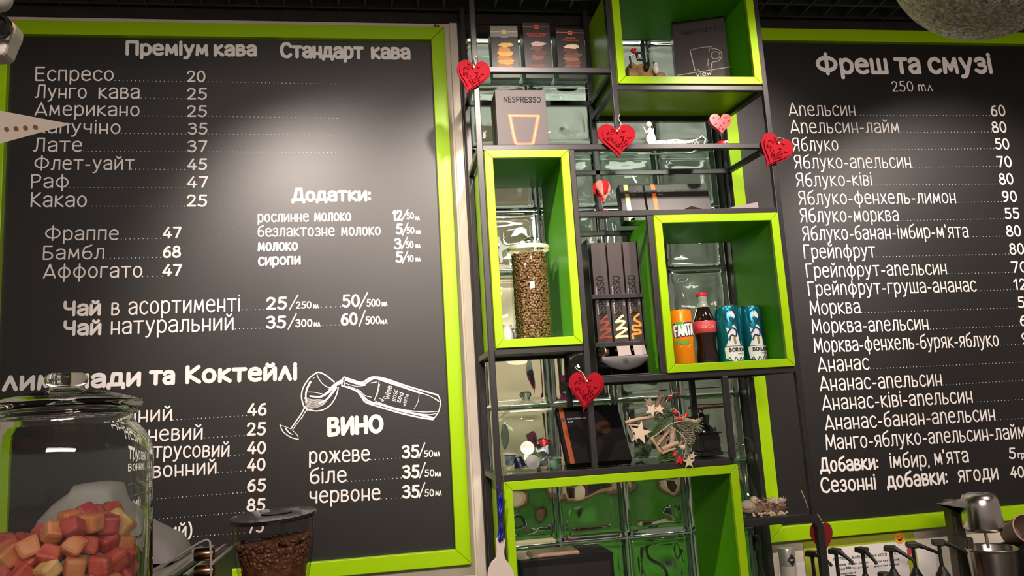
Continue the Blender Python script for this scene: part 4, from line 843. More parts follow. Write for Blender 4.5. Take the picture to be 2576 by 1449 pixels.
# water cans
TEAL = mat('teal metallic can', (.01, .26, .33), .22, metal=.75)
def watercan(label, xl, xr, yt, Y):
    t, S, r, h = can(label, xl, xr, yt, Y, TEAL, 'teal water cans')
    c_ = t.location; S1 = lambda k: cyl((c_.x, c_.y, c_.z), r, -PI/2-.18, .0006+.0002*k)
    D_ = .006
    prt(t, 'white_splash', mat('pearl print', (.62, .66, .66), .4), lambda m: (fill(m, S1(0), [(-.014, h*.62), (-.010, h*.42), (-.018, h*.30), (.022, h*.30), (.018, h*.44), (.012, h*.62), (.006, h*.66), (-.004, h*.58)], 4), fill(m, S1(0), [(-.010, h*.80), (.004, h*.90), (.016, h*.84), (.010, h*.76), (-.002, h*.82)], 3)))
    prt(t, 'dark_swirl', NAVY, lambda m: (ribbon(m, S1(1), smoothpts([(-.008, h*.70), (-.014, h*.84), (.004, h*.92), (.016, h*.78), (.004, h*.70), (-.002, h*.78)], 4), .004), ribbon(m, S1(1), smoothpts([(-.010, h*.52), (.0, h*.60), (.012, h*.56), (.010, h*.46), (-.002, h*.48), (-.008, h*.40)], 4), .0045), ribbon(m, S1(1), smoothpts([(.018, h*.72), (.021, h*.56), (.020, h*.40)], 4), .003)))
    prt(t, 'gold_patch', GOLD, lambda m: fill(m, S1(2), [(.002, h*.44), (.008, h*.46), (.010, h*.34), (.004, h*.32)], 2))
    prt(t, 'label_panel', mat('pearl label', (.66, .66, .64), .4), lambda m: (fill(m, S1(3), [(-.021, h*.09), (-.023, h*.26), (-.020, h*.29), (.036, h*.29), (.036, h*.06), (.0, h*.04)], 5)))
    prt(t, 'wave_print', NAVY, lambda m: [ribbon(m, S1(4), smoothpts([(u-.004, h*.05), (u, h*.11), (u+.005, h*.05)], 4), .0022) for u in (-.012, .004, .018, .030)])
    prt(t, 'lettering', BLKCARD, lambda m: (text(m, S1(4), 'BORJOMI', -.012, h*.20, .040, h*.20, .0105, .22), text(m, S1(4), 'SPARKLING', .010, h*.155, .030, h*.155, .0035, .12)))
watercan('teal patterned water can beside the cola bottle', 1804, 1863, 770, -.165)
watercan('teal patterned water can nearest the box side, its label cut by the other can', 1865, 1920, 770, -.150)

# ------------------------------------------------------------------ low compartment
def glassjar(name, label, cx, Y, z0, r, h, wall=.003, fine=48, lidh=.05, knob=1.0, shoulder=.14, neck=.80):
    t = thing(name, label, 'jar', (cx, Y, z0))
    o = [(0, 0), (r*.93, 0), (r*.985, .004), (r, .012), (r, h*(1-shoulder)), (r*.985, h*(1-shoulder*.72)), (r*.92, h*(1-shoulder*.42)), (r*neck, h*(1-shoulder*.22)), (r*neck, h*.965), (r*(neck+.045), h*.972), (r*(neck+.045), h)]
    i_ = [(r*(neck+.045)-wall*1.6, h), (r*neck-wall, h*.968), (r*neck-wall, h*(1-shoulder*.24)), (r*.92-wall, h*(1-shoulder*.45)), (r*.985-wall, h*(1-shoulder*.75)), (r-wall, h*(1-shoulder)-.001), (r-wall, .014), (r*.95-wall, .008), (0, .007)]
    MB().lathe(o+i_, (cx, Y, z0), fine).build('jar_body', CLEARG, t, 50)
    e = r*(neck+.045)
    dome = [(e+r*.035, h+.002), (e+r*.045, h+.007), (e-r*.02, h+.013), (r*.45, h+lidh*.42), (r*.27, h+lidh*.50), (0, h+lidh*.54)]
    und = [(0, h+lidh*.46), (r*.42, h+lidh*.34), (e-r*.05, h+.0065), (e-r*.03, h+.002)]
    MB().lathe(und+[(e+r*.035, h+.0015)]+dome, (cx, Y, z0), fine).build('lid', CLEARG, t, 50)
    MB().lathe([(0, h+lidh*.545), (r*.185*knob, h+lidh*.56), (r*.17*knob, h+lidh*.64), (r*.25*knob, h+lidh*.74), (r*.265*knob, h+lidh*.86), (r*.19*knob, h+lidh*.97), (0, h+lidh)], (cx, Y, z0), 32).build('lid_knob', JARG, t, 60)
    MB().lathe([(e+.0004, h-.0045), (e+.0022, h-.0035), (e+.0022, h+.0008), (e+.0004, h+.0012)], (cx, Y, z0), fine, closed=True).build('seal_ring', mat('milky seal', (.62, .60, .56), .4), t, 50)
    return t
Yj = -.175; cx = at(1330, 1120, Yj).x; r = (at(1403, 1120, Yj).x-at(1257, 1120, Yj).x)/2; h = at(1325, 1032, Yj).z-Z7
t = glassjar('capsule_jar', 'wide clear glass jar with a few coffee capsules inside', cx, Yj, Z7, r, h, .003, 48, .048, .8, .20, .82)
PATT = mat('white blue printed foil', (.55, .55, .60), .35, noise=((.08, .22, .40), 60), metal=.3)
MINT = mat('white green printed foil', (.60, .62, .58), .35, noise=((.10, .40, .36), 60), metal=.3)
INK = mat('ink blue foil', (.012, .014, .035), .3, metal=.5)
def jp(px, py, Y): return at(px, py, Y)
caps = [('silver capsule lying face out at the top of the jar pile', (1326, 1131, -.200), (-.1, -1, .35), SILVER), ('silver capsule lying face out low against the jar front', (1338, 1163, -.222), (.05, -1, .1), SILVER),
        ('ink blue capsule lying low in the capsule jar', (1306, 1164, -.205), (.2, -.1, -1), INK), ('blue printed capsule lying on its side at the jar wall', (1282, 1156, -.20), (.1, -.1, 1), PATT),
        ('blue printed capsule with its dull lid turned sideways', (1376, 1134, -.175), (.75, -.6, .1), PATT), ('green printed capsule at the jar wall beside the dark carton', (1394, 1164, -.165), (.1, -.2, 1), MINT),
        ('printed capsule between two silver lids', (1364, 1158, -.215), (-.5, -.5, .8), PATT), ('red capsule mostly behind the dull sideways lid', (1368, 1122, -.145), (.3, .4, .9), mat('red foil', (.45, .02, .03), .3, metal=.5)), ('plain silver capsule in the middle of the jar pile', (1350, 1138, -.17), (.6, -.6, .3), SILVER)]
for lab, (px, py, Y), ax, m_ in caps:
    p = at(px, py, Y); capsule(lab, p, ax, m_, 'capsules in the glass jar')
# wreath
q = px2(1560, 960, 6.038, -.205)
t = thing('twig_wreath', 'twig and pine wreath with wooden stars, red berries and a cone', 'wreath', (q(700, 1200).x, -.205, Z7))
def clampz(v, lo=Z7+.004): return Vector((v.x, v.y, max(v.z, lo)))
for a, b, r_, d in [((70, 625), (480, 540), .0052, 0), ((620, 200), (540, 400), .0062, -.01), ((690, 200), (600, 420), .0038, 0), ((830, 560), (1180, 620), .0058, -.008), ((480, 860), (620, 1090), .0045, -.01), ((640, 1040), (880, 930), .0070, -.012), ((640, 1090), (840, 1020), .0036, -.018),
                    ((570, 960), (760, 720), .0055, .01), ((800, 700), (790, 1000), .0085, .012), ((120, 660), (300, 680), .0036, .0), ((900, 640), (1040, 700), .004, .01), ((880, 1060), (700, 1180), .005, .005), ((230, 580), (420, 520), .0035, .01), ((470, 880), (360, 760), .005, .012), ((900, 1000), (1010, 820), .005, .015)]:
    a_, b_ = clampz(q(*a, d)), clampz(q(*b, d+.006)); mid = (a_+b_)/2+Vector((0, 0, .0015))
    MB().tube([a_, mid, b_], r_, 9, taper=[r_, r_*.93, r_*.86]).build('twig', WOOD, t, 50)
def star(c, r, rot, Y0, Y1, inner=.42, n=5): return [(c.x+(r if i % 2 == 0 else r*inner)*math.sin(rot+i*PI/n), c.z+(r if i % 2 == 0 else r*inner)*math.cos(rot+i*PI/n)) for i in range(2*n)]
for c, rpx, rot, Y, mm in [((440, 310), 92, .35, -.215, PALEWOOD), ((480, 430), 108, .5, -.223, PALEWOOD), ((300, 780), 175, .25, -.222, PALEWOOD), ((600, 420), 90, .1, -.22, PALEWOOD), ((905, 1190), 80, .25, -.277, REDG), ((1045, 1220), 100, .05, -.279, mat('cream wooden star', (.62, .52, .32), .7)), ((1100, 1130), 65, .3, -.2745, PALEWOOD)]:
    c_ = at(1560+c[0]/6.038, 960+c[1]/6.038, Y)
    MB().prism(star(c_, rpx*mpp(1700, 1080, Y)/6.038, rot, 0, 0), Y-.0015, Y+.0015).build('wooden_star' if mm is not REDG else 'red_star', mm, t, bevel=.0005)
def sprig(pts, ln, n, spread, m=PINE):
    mb = MB(); P = smoothpts([tuple(q(*p)) for p in pts], 8); mb.tube(P, .0018, 6)
    for i in range(n):
        p = Vector(P[min(len(P)-1, int(i/n*len(P)))]); d = (Vector(P[-1])-Vector(P[0])).normalized()
        v = Vector((R.gauss(0, 1), R.gauss(0, .7), R.gauss(0, 1))); v -= d*v.dot(d); v.normalize(); v = (v*spread+d*.7).normalized()*ln*R.uniform(.7, 1.1)
        a = p+v
        if a.z < Z7+.001: a.z = Z7+.001
        mb.tube([p, a], .0006, 3, taper=[.0012, .0006])
    return mb.build('pine_sprig', m, t)
sprig([(440, 840), (560, 680), (740, 480)], .019, 380, .9); sprig([(860, 660), (1000, 680), (1150, 660)], .023, 320, .9, mat('frosted pine', (.16, .19, .10), .6, noise=((.30, .32, .22), 60)))
sprig([(430, 1150), (390, 1090), (340, 1040)], .028, 260, 1.2, mat('dark pine', (.045, .085, .04), .6, noise=((.12, .16, .09), 60))); sprig([(560, 1190), (650, 1170), (760, 1130)], .022, 200, 1.0); sprig([(500, 560), (600, 520), (680, 440)], .019, 170, .9, mat('frosted pine', 'ffffff'))
c_ = q(1040, 860, -.008); cn = MB()
for k in range(9):
    rr_ = .0155*math.sin(PI*(.18+.78*k/9))
    for i in range(8):
        a = i*PI/4+k*.39; p = c_+Vector((rr_*math.cos(a), rr_*math.sin(a), .019-.0046*k))
        cn.ball(p, .0042, 6, sq=(1.1, 1.1, .55))
cn.build('pine_cone', mat('dark cone scales', (.07, .045, .03), .7, noise=((.45, .38, .30), 160)), t, 50)
for x, y, r_ in [(885, 172, 26), (765, 248, 31), (835, 465, 34), (915, 562, 34), (1000, 505, 30), (830, 1115, 32)]:
    MB().ball(q(x, y, -.02), r_*mpp(1700, 1080, -.22)/6.038, 14).build('berry', REDG, t, 60)
MB().ball(q(955, 1000, -.03), .0075, 8, sq=(1, 1, .95)).build('wooden_bead', PALEWOOD, t, 20)
for pts in ([(440, 860), (520, 830), (640, 740), (760, 650), (880, 610), (1000, 600)], [(760, 680), (880, 760), (960, 840), (1000, 930), (970, 960)], [(985, 1010), (990, 1080), (980, 1140), (1010, 1180)], [(140, 540), (150, 640), (200, 800), (260, 930)], [(700, 300), (740, 240), (800, 180), (870, 175)], [(780, 430), (830, 420), (960, 540), (1000, 505)], [(480, 870), (560, 980), (630, 1060)]):
    MB().tube(smoothpts([tuple(clampz(q(x, y, -.024))) for x, y in pts], 5), .0011, 6).build('twine', TWINE, t, 60)
# black coffee mill behind the wreath
q = px2(1560, 960, 6.038, -.115); xl, xr = q(1165, 900).x, q(1470, 900).x; c = (xl+xr)/2
t = thing('coffee_mill', 'old black iron coffee mill standing behind the twig wreath', 'coffee mill', (c, -.115, Z7))
z0, z1 = Z7, q(1300, 790).z; hw = (xr-xl)/2
M0 = MB(); M0.add([(c-hw, -.115-hw*.0-.025, z0+.012), (c+hw, -.14, z0+.012), (c+hw, -.07, z0+.012), (c-hw, -.07, z0+.012), (c-hw*.96, -.138, z1), (c+hw*.96, -.138, z1), (c+hw*.96, -.072, z1), (c-hw*.96, -.072, z1)], [(3, 2, 1, 0), (4, 5, 6, 7), (0, 1, 5, 4), (1, 2, 6, 5), (2, 3, 7, 6), (3, 0, 4, 7)])
M0.build('mill_body', BLKGLOSS, t, bevel=.002)
MB().box(c-hw*1.08, -.145, z0, c+hw*1.08, -.066, z0+.011).build('mill_base', BLKGLOSS, t, bevel=.002); MB().box(c-hw*1.1, -.146, z1, c+hw*1.14, -.066, z1+.004).build('top_plate', BLKGLOSS, t, bevel=.001)
MB().box(c-hw*.7, -.1425, z0+.018, c+hw*.7, -.1385, z0+.042).build('drawer', BLKGLOSS, t, bevel=.001)
MB().lathe([(hw*.98, .004), (hw*.95, .012), (hw*.7, .022), (hw*.42, .026), (hw*.36, .034), (hw*.42, .040), (hw*.30, .050), (hw*.16, .055), (0, .056)], (c-.004, -.105, z1), 32).build('dome', BLKGLOSS, t, 50)
v = Vector((c-.006, -.105, z1+.0605)); MB().tube([v+Vector((.006*math.cos(i*.5236), 0, .006*math.sin(i*.5236))) for i in range(13)], .002, 8).build('ring_knob', BLKGLOSS, t, 60)
MB().prism([(c-hw*1.6, z1+.046), (c+hw*1.3, z1+.050), (c+hw*.95, z1+.006), (c-hw*1.2, z1+.006)], -.064, -.060).build('back_tray', BLKPLA, t, bevel=.001)

# ------------------------------------------------------------------ foot shelf: glass candlestick, nest and birds
ZF = 1.2495
q = px2(1780, 900, 2.64, -.09); c = q(240, 700).x; v = q(225, 590); rb = .031
t = thing('glass_ornament', 'clear glass ball ornament standing behind the bird nest', 'ornament', (c, -.09, ZF))
zb_ = v.z-ZF
MB().lathe([(.0, 0), (.038, .0), (.040, .004), (.030, .012), (.024, .05), (.014, .085), (.008, zb_-rb-.020), (.018, zb_-rb-.012), (.018, zb_-rb-.008), (.010, zb_-rb-.002)]+[(rb*math.sin(a*PI/14), zb_-rb*math.cos(a*PI/14)) for a in range(2, 15)], (c, -.09, ZF), 36).build('glass_body', THIN, t, 60)
q = px2(1860, 1230, 5.8545, -.20); c = q(360, 330).x; hx_ = (q(690, 330).x-q(70, 330).x)/2
t = thing('bird_nest', 'small twiggy nest holding three pale birds', 'nest', (c, -.20, ZF))
tw = MB()
for i in range(420):
    a = R.uniform(0, 6.283); rr_ = hx_*(.80+.2*R.random()); z = ZF+.004+R.random()*.030
    p = Vector((c+rr_*math.cos(a), -.20+.045*math.sin(a)*R.uniform(.7, 1.05), z)); d = Vector((-math.sin(a)*R.uniform(.4, 1), .5*math.cos(a), R.gauss(0, .35)))*R.uniform(.006, .016)+Vector((math.cos(a), math.sin(a), .3))*R.uniform(0, .007)
    e_ = p+d; s_ = p-d*.6; e_.z = max(e_.z, ZF+.001); s_.z = max(s_.z, ZF+.001)
    tw.tube([s_, e_], .0009, 3)
tw.build('nest_twigs', mat('reddish brown twigs', (.16, .07, .055), .7, noise=((.42, .30, .22), 90)), t)
MB().lathe([(0, .001), (.05, .001), (.058, .014), (.046, .020), (0, .016)], (0, 0, 0), 24, M=Matrix.Translation((c, -.20, ZF)) @ Matrix.Diagonal((hx_/.062, .72, 1, 1))).build('nest_cup', mat('straw', (.30, .22, .12), .9), t, 50)
pt_ = MB()
for i in range(26):
    p = Vector((c+R.uniform(-hx_, hx_*.7), -.20-.046+R.uniform(-.004, .003), ZF+R.uniform(.004, .012))); pt_.ball(p, .004, 6, sq=(1, .6, .8))
pt_.build('pale_chips', PALEWOOD, t, 40)
BIRD = mat('ivory bird', (.47, .39, .31), .6, noise=((.41, .32, .25), 40))
for lab, bx, by, d, s_, yw in [('largest pale bird at the box side of the nest', 165, 240, -.035, 1.25, -.2), ('pale chick in the middle of the nest, beak turned away', 480, 205, -.02, .85, .5), ('pale chick at the outer end of the nest with an open beak', 580, 215, -.025, .85, -.4)]:
    p = q(bx, by, d); b = thing('bird_figurine', lab, 'bird figurine', p, 'birds in the nest')
    M = Matrix.Translation(p) @ Matrix.Rotation(yw, 4, 'Z') @ Matrix.Scale(s_, 4)
    bb = MB(); bb.ball(Vector((-.006, 0, -.003)), .0145, 18, M, (1.15, .85, .95)).ball(Vector((.0075, 0, .0085)), .0095, 16, M).ball(Vector((-.021, 0, .002)), .007, 10, M, (1.5, .7, .5))
    bb.build('body', BIRD, b, 70)
    MB().lathe([(.0022, 0), (.0012, .003), (0, .0055)], n=8, M=M @ Matrix.Translation((.0155, -.002, .008)) @ Matrix.Rotation(PI/2, 4, 'Y')).build('beak', mat('pale beak', (.60, .42, .25), .5), b)
    MB().ball(Vector((.0105, -.0082, .0105)), .0015, 8, M).build('eye', BLKGLOSS, b, 60)
    MB().ball(Vector((-.008, -.0115, -.001)), .0085, 12, M, (1.3, .35, .75)).build('wing', BIRD, b, 60)
# blue ribbon and paddle board
q = px2(1050, 1200, 5.82, -.284)
t = thing('paddle_board', 'pale paddle-shaped tag hanging by a blue ribbon beside the bottom green box', 'tag', q(1215, 1449))
def pz(x, y): v = q(x, y); return (v.x, v.z)
outl = [(1150, 910), (1165, 895), (1190, 900), (1208, 940), (1225, 890), (1250, 880), (1275, 905), (1282, 940), (1275, 1020), (1268, 1110), (1290, 1200), (1350, 1280), (1400, 1370), (1420, 1450), (1425, 1560), (1390, 1680), (1300, 1760), (1180, 1760), (1080, 1700), (1030, 1580), (1025, 1450), (1045, 1330), (1090, 1240), (1140, 1190), (1155, 1120), (1155, 1020), (1148, 950)]
MB().prism([(p[0], p[1]) for p in smoothpts([pz(*p) for p in outl], 3, True)], -.289, -.280).build('board', mat('pale painted board', (.60, .52, .46), .6), t, bevel=.002)
rbm = MB(); BLUE = mat('blue satin ribbon', (.006, .014, .30), .32, coat=.2)
for wdt, pts in [((18, 34, 40, 32, 16), [(1212, 200), (1200, 300), (1206, 400), (1204, 520), (1212, 620)]), ((14, 30, 38, 30, 16), [(1214, 190), (1232, 300), (1234, 420), (1222, 540), (1214, 620)]), ((14, 30, 42, 36, 20), [(1212, 650), (1205, 740), (1200, 830), (1200, 900), (1205, 950)]), ((14, 26, 34, 30, 26), [(1214, 650), (1232, 740), (1240, 830), (1240, 890), (1236, 930)]), ((16, 28, 20), [(1150, 125), (1180, 165), (1216, 195)]), ((20, 26, 22), [(1206, 610), (1214, 635), (1210, 660)]), ((22, 26, 24), [(1180, 180), (1205, 190), (1222, 185)])]:
    P = [q(x, y, -.004*(k % 2)-.004) for k, (x, y) in enumerate(pts)]; P = [Vector(p) for p in smoothpts([tuple(p) for p in P], 5)]
    s_ = mpp(1250, 1300, -.284)/5.82; n = len(P)
    wds = [wdt[min(len(wdt)-1, int(i/max(1, n-1)*(len(wdt)-1)))]*s_ for i in range(n)]
    vs = [P[i]+Vector((sgn*wds[i]/2, .0018*sgn*math.sin(i*.5)-.001, .0)) for i in range(n) for sgn in (-1, 1)]
    rbm.add(vs, [(2*i, 2*i+1, 2*i+3, 2*i+2) for i in range(n-1)])
ro = rbm.build('ribbon', BLUE, t, 60); sm = ro.modifiers.new('s', 'SOLIDIFY'); sm.thickness = .0012
MB().tube([q(1225, 190), q(1250, 80), q(1258, -60), at(1262, 1150, -.272)], .0006, 5).build('wire', SILVER, t)
# appliance inside the bottom box and a tray on it
a, b = at(1306, 1420, -.19), at(1545, 1420, -.19); zt_ = at(1420, 1399, -.19).z
t = thing('black_appliance', 'black boxy appliance inside the wide bottom green box', 'appliance', ((a.x+b.x)/2, -.13, .82))
MB().box(a.x, -.19, .8185, b.x, -.05, zt_).build('housing', BLKGLOSS, t, bevel=.004)
MB().box(a.x+.01, -.192, .85, b.x-.01, -.1902, zt_-.02).build('front_panel', BLKPLA, t)
p0, p1 = at(1332, 1392, -.17), at(1455, 1385, -.17)
tag(MB().prism([(p0.x, zt_+.0005), (p1.x, zt_+.0005), (p1.x, zt_+.008), (p0.x+.01, zt_+.008)], -.185, -.10).build('flat_case', mat('tan plastic', (.32, .22, .14), .4), None, bevel=.002), 'thin tan-topped case lying on the black appliance', 'case')

# ------------------------------------------------------------------ counters
LAM = mat('dark laminate', (.05, .045, .04), .4)
def counter(label, x0, x1, y0, y1, z):
    t = thing('counter', label, 'counter', ((x0+x1)/2, (y0+y1)/2, 0))
    MB().box(x0, y0, z-.03, x1, y1, z).build('worktop', LAM, t, bevel=.003); MB().box(x0+.02, y0+.02, 0, x1-.02, y1-.01, z-.03).build('base_unit', BLKPLA, t); return t

# ------------------------------------------------------------------ foreground sweet jar with fruit cubes
Yg = -1.24; s0 = mpp(160, 1200, Yg); cx = at(161, 1200, Yg).x; zm = lambda y: at(161, y, Yg).z
r = 221*s0; zbot = zm(1046)-.30; hj = .30
counter('front bar counter under the big sweet jar', -1.15, .05, -1.45, -1.05, zbot)
t = thing('sweet_jar', 'big clear glass jar with a knobbed lid, half full of red fruit cubes', 'jar', (cx, Yg, zbot))
zr_ = zm(1046)-zbot
def zz_(y): return zm(y)-zbot
o = [(0, 0), (r*.95, 0), (r*.99, .006), (r, .016), (r, zz_(1160)), (r*.995, zz_(1140)), (r*.965, zz_(1118)), (r*.90, zz_(1094)), (r*.80, zz_(1072)), (r*.765, zz_(1060)), (r*.765, zz_(1050)), (r*.80, zz_(1046)), (r*.81, zz_(1036)), (r*.79, zz_(1032))]
wl = .0042
i_ = [(a-wl, b) for a, b in reversed(o[3:])]; i_[0] = (r*.79-wl*1.3, zz_(1033)); i_ += [(r*.96-wl, .010), (0, .009)]
MB().lathe(o+i_, (cx, Yg, zbot), 64).build('jar_body', JARG, t, 50)
hr = lambda p: p*s0
lid = [(0, zz_(1000)), (hr(120), zz_(1012)), (hr(165), zz_(1024)), (hr(170), zz_(1031)), (hr(186), zz_(1030)), (hr(192), zz_(1020)), (hr(190), zz_(1012)), (hr(150), zz_(1000)), (hr(95), zz_(988)), (hr(58), zz_(983)), (hr(42), zz_(979)), (hr(40), zz_(974)), (hr(50), zz_(967)), (hr(54), zz_(956)), (hr(52), zz_(947)), (hr(40), zz_(939)), (0, zz_(937))]
MB().lathe(lid, (cx, Yg, zbot), 64).build('lid', JARG, t, 50)
FM = [mat('candied red', (.50, .060, .045), .5, noise=((.62, .14, .08), 60)), mat('candied orange red', (.60, .17, .06), .5, noise=((.66, .26, .11), 60)), mat('candied amber', (.72, .38, .13), .5, noise=((.75, .50, .24), 60)), mat('candied crimson', (.42, .040, .050), .5, noise=((.52, .09, .07), 60))]
cubes = []
for k in range(8):
    mb = MB(); s_ = .0108; mb.box(-s_, -s_, -s_, s_, s_, s_)
    mb.v = [Vector((v.x*R.uniform(.75, 1.1), v.y*R.uniform(.75, 1.1), v.z*R.uniform(.7, 1.0))) for v in mb.v]
    o_ = mb.build('candied_fruit_cube', FM[[0, 1, 2, 3, 0, 1, 0, 3][k]], None, bevel=.0038); cubes.append(o_)
spots = []
ri = r-wl-.016; z = zbot+.026; lay = 0
while z < zm(1405):
    n = int(2*PI*ri/.0235)
    for i in range(n):
        a = 2*PI*(i+.5*(lay % 2))/n
        if math.sin(a) < .45: spots.append((ri*R.uniform(.93, 1.0), a, z+R.uniform(-.003, .003)))
    z += .0195; lay += 1
prof_ = lambda x_: zm(1362)+.027*math.exp(-((x_-.030)/.036)**2)+.006*(x_ > .075)
n = int(ri/.0205)
for i in range(-n, n+1):
    for j in range(-n, n+1):
        for dz in (0, .019):
            x_, y_ = .0205*(i+.5*(j % 2))+R.uniform(-.002, .002), .0188*j+R.uniform(-.002, .002)
            if math.hypot(x_, y_) < ri*.93: spots.append((math.hypot(x_, y_), math.atan2(y_, x_), prof_(x_)-.004-dz+R.uniform(-.005, .005)))
first = {}
for j, (rr_, a, z) in enumerate(spots):
    k = R.randrange(8); src = cubes[k]
    if k in first: o_ = src.copy(); COL.objects.link(o_)
    else: o_ = src; first[k] = 1
    o_.location = (cx+rr_*math.cos(a), Yg+rr_*math.sin(a), z); o_.rotation_euler = (R.uniform(0, 6), R.uniform(0, 6), R.uniform(0, 6))
    tag(o_, 'red to amber sugary fruit cube heaped in the big sweet jar', 'fruit cube', 'fruit cubes in the sweet jar')

# ------------------------------------------------------------------ espresso machine top, towel and grinder
Ye = -.86; se = mpp(450, 1400, Ye); zc = at(450, 1455, Ye).z-.06
counter('rear service counter under the coffee machine and grinder', -1.1, .12, -.98, -.45, .86)
t = thing('coffee_machine', 'dark coffee machine top with an angled clear guard', 'coffee machine', (at(300, 1449, Ye).x, Ye, .86))
x0, x1 = at(40, 1420, Ye).x, at(545, 1420, Ye).x; ztop_ = at(420, 1421, Ye).z
MB().box(x0, Ye-.10, .86, x1-.02, Ye+.24, ztop_-.012).build('housing', BLKPLA, t, bevel=.006)
MB().box(x0, Ye-.10, ztop_-.0115, at(470, 1410, Ye).x, Ye+.20, ztop_-.004).build('cup_tray', STEEL, t, bevel=.002)
gr = MB()
for i in range(14): gr.box(x0+.02+i*.02, Ye-.095, ztop_-.0038, x0+.026+i*.02, Ye+.19, ztop_-.001)
gr.build('cup_grille', STEEL, t)
def pe(x, y, dy=0): return at(x, y, Ye+dy)
A = [pe(372, 1449, -.115), pe(410, 1425, -.115), pe(455, 1394, -.115), pe(500, 1366, -.115), pe(518, 1358, -.115), pe(526, 1360, -.115), pe(530, 1385, -.115), pe(531, 1449, -.115), pe(529, 1520, -.115), pe(380, 1520, -.115)]
MB().prism([(v.x, v.z) for v in A], Ye-.115, Ye-.109).build('clear_guard', THIN, t)
MB().tube([pe(372, 1449, -.118), pe(410, 1425, -.118), pe(455, 1394, -.118), pe(500, 1366, -.118), pe(520, 1357, -.118), pe(528, 1362, -.118), pe(531, 1400, -.118), pe(531, 1500, -.118)], .0016, 8).build('guard_rim', mat('grey clear rim', (.30, .29, .27), .2), t, 60)
COPP = mat('copper metal', (.42, .22, .14), .25, metal=1)
for yy in (1394, 1437):
    v = pe(514, yy, -.10); MB().lathe([(0, -.013), (.0085, -.013), (.0095, -.010), (.0095, .010), (.0085, .013), (0, .013)], n=20, M=Matrix.Translation(v) @ Matrix.Rotation(PI/2, 4, 'Y')).build('copper_clamp', COPP, t, 40)
# white towel heaped on the machine
tw_ = [(60, 1418), (90, 1350), (130, 1300), (175, 1262), (190, 1238), (250, 1232), (300, 1240), (310, 1275), (330, 1312), (380, 1335), (410, 1350), (428, 1358), (442, 1376), (454, 1398), (452, 1412), (430, 1417)]
pp = [(at(x, y, Ye+.05).x, max(at(x, y, Ye+.05).z, ztop_-.0005)) for x, y in tw_]
tb = MB(); n = len(pp); layers = [(.02, .86), (.03, .95), (.045, 1), (.10, 1), (.14, .97), (.16, .85)]
mx_ = sum(p[0] for p in pp)/n; vs = []; fs = []
for d, f in layers: vs += [(mx_+(p[0]-mx_)*f, Ye+d, ztop_+(p[1]-ztop_)*f) for p in pp]
for k in range(len(layers)-1):
    for i in range(n): fs.append((k*n+i, k*n+(i+1) % n, (k+1)*n+(i+1) % n, (k+1)*n+i))
fs += [tuple(range(n-1, -1, -1)), tuple((len(layers)-1)*n+i for i in range(n))]
tag(tb.add(vs, fs).build('towel', mat('white cotton', (.36, .33, .33), .9, bump=(400, .1)), None, 70), 'white cotton towel heaped on the coffee machine behind the sweet jar', 'towel')
# grinder with a clear hopper of beans
Yh = -.80; sh = mpp(690, 1380, Yh); cx = at(689, 1330, Yh).x; zq = lambda y: at(689, y, Yh).z
t = thing('coffee_grinder', 'coffee grinder with a clear hopper and flat black lid', 'grinder', (cx, Yh, .86))
zl_ = zq(1297)
lidm = Matrix.Translation((cx, Yh, zl_)) @ Matrix.Rotation(-.03, 4, 'Y') @ Matrix.Rotation(.05, 4, 'X')
MB().lathe([(0, -.004), (109*sh, -.004), (110*sh, -.001), (109*sh, .0025), (60*sh, .0045), (0, .005)], n=56, M=lidm).build('hopper_lid', BLKGLOSS, t, 40)
MB().lathe([(.0, .0052), (26*sh, .0052), (26*sh, .0060), (0, .0060)], n=28, M=lidm @ Matrix.Translation((.006, -.01, 0)) @ Matrix.Diagonal((1.5, 1, 1, 1))).build('lid_grip', BLKPLA, t, 40)
zb_ = zl_-.30
MB().lathe([(104*sh, zl_-.006-zb_), (103*sh, zq(1345)-zb_), (98*sh, zq(1390)-zb_), (88*sh, zq(1450)-zb_), (60*sh, zq(1530)-zb_), (40*sh, zq(1560)-zb_)], (cx, Yh, zb_), 56).build('hopper', SMOKE, t, 60)
MB().lathe([(30*sh, 0), (42*sh, .03), (42*sh, zq(1555)-zb_-.001), (0, zq(1555)-zb_)], (cx, Yh, zb_), 32).build('neck', BLKPLA, t, 50)
MB().box(cx-.07, Yh-.08, .861, cx+.07, Yh+.09, zb_).build('grinder_body', BLKPLA, t, bevel=.006)
pts = []; zt_ = zq(1362)
z = zq(1500); k = 0
while z < zt_:
    f = (z-zq(1530))/(zq(1345)-zq(1530)); rr_ = (60+43*max(0, min(1, f))**.7)*sh-.0075; n = int(2*PI*rr_/.0088)
    for i in range(n):
        a = 2*PI*(i+.5*(k % 2))/n+R.uniform(-.05, .05)
        if math.sin(a) < .4: pts.append((Vector((cx+rr_*math.cos(a), Yh+rr_*math.sin(a), z+R.uniform(-.002, .002))), Vector((math.cos(a), math.sin(a), R.uniform(-.2, .5)))))
    z += .0066; k += 1
rt = 92*sh
for i in range(420):
    r_, a = rt*math.sqrt(R.random()), R.uniform(0, 6.3); pts.append((Vector((cx+r_*math.cos(a), Yh+r_*math.sin(a), zt_+.004*(1-r_/rt)+.05*.12*math.cos(a)*r_/rt+R.uniform(-.001, .0015))), Vector((R.uniform(-.3, .3), R.uniform(-.3, .3), 1))))
o = beans('coffee_beans', pts, .0057, BEAND, R); tag(o, 'dark roasted coffee beans in the grinder hopper', 'coffee beans')
MB().lathe([(52*sh, zq(1520)-zb_), (80*sh, zq(1440)-zb_), (86*sh, zt_-zb_-.004), (0, zt_-zb_-.002)], (cx, Yh, zb_), 32).build('bean_core', BEAND, o, 50)

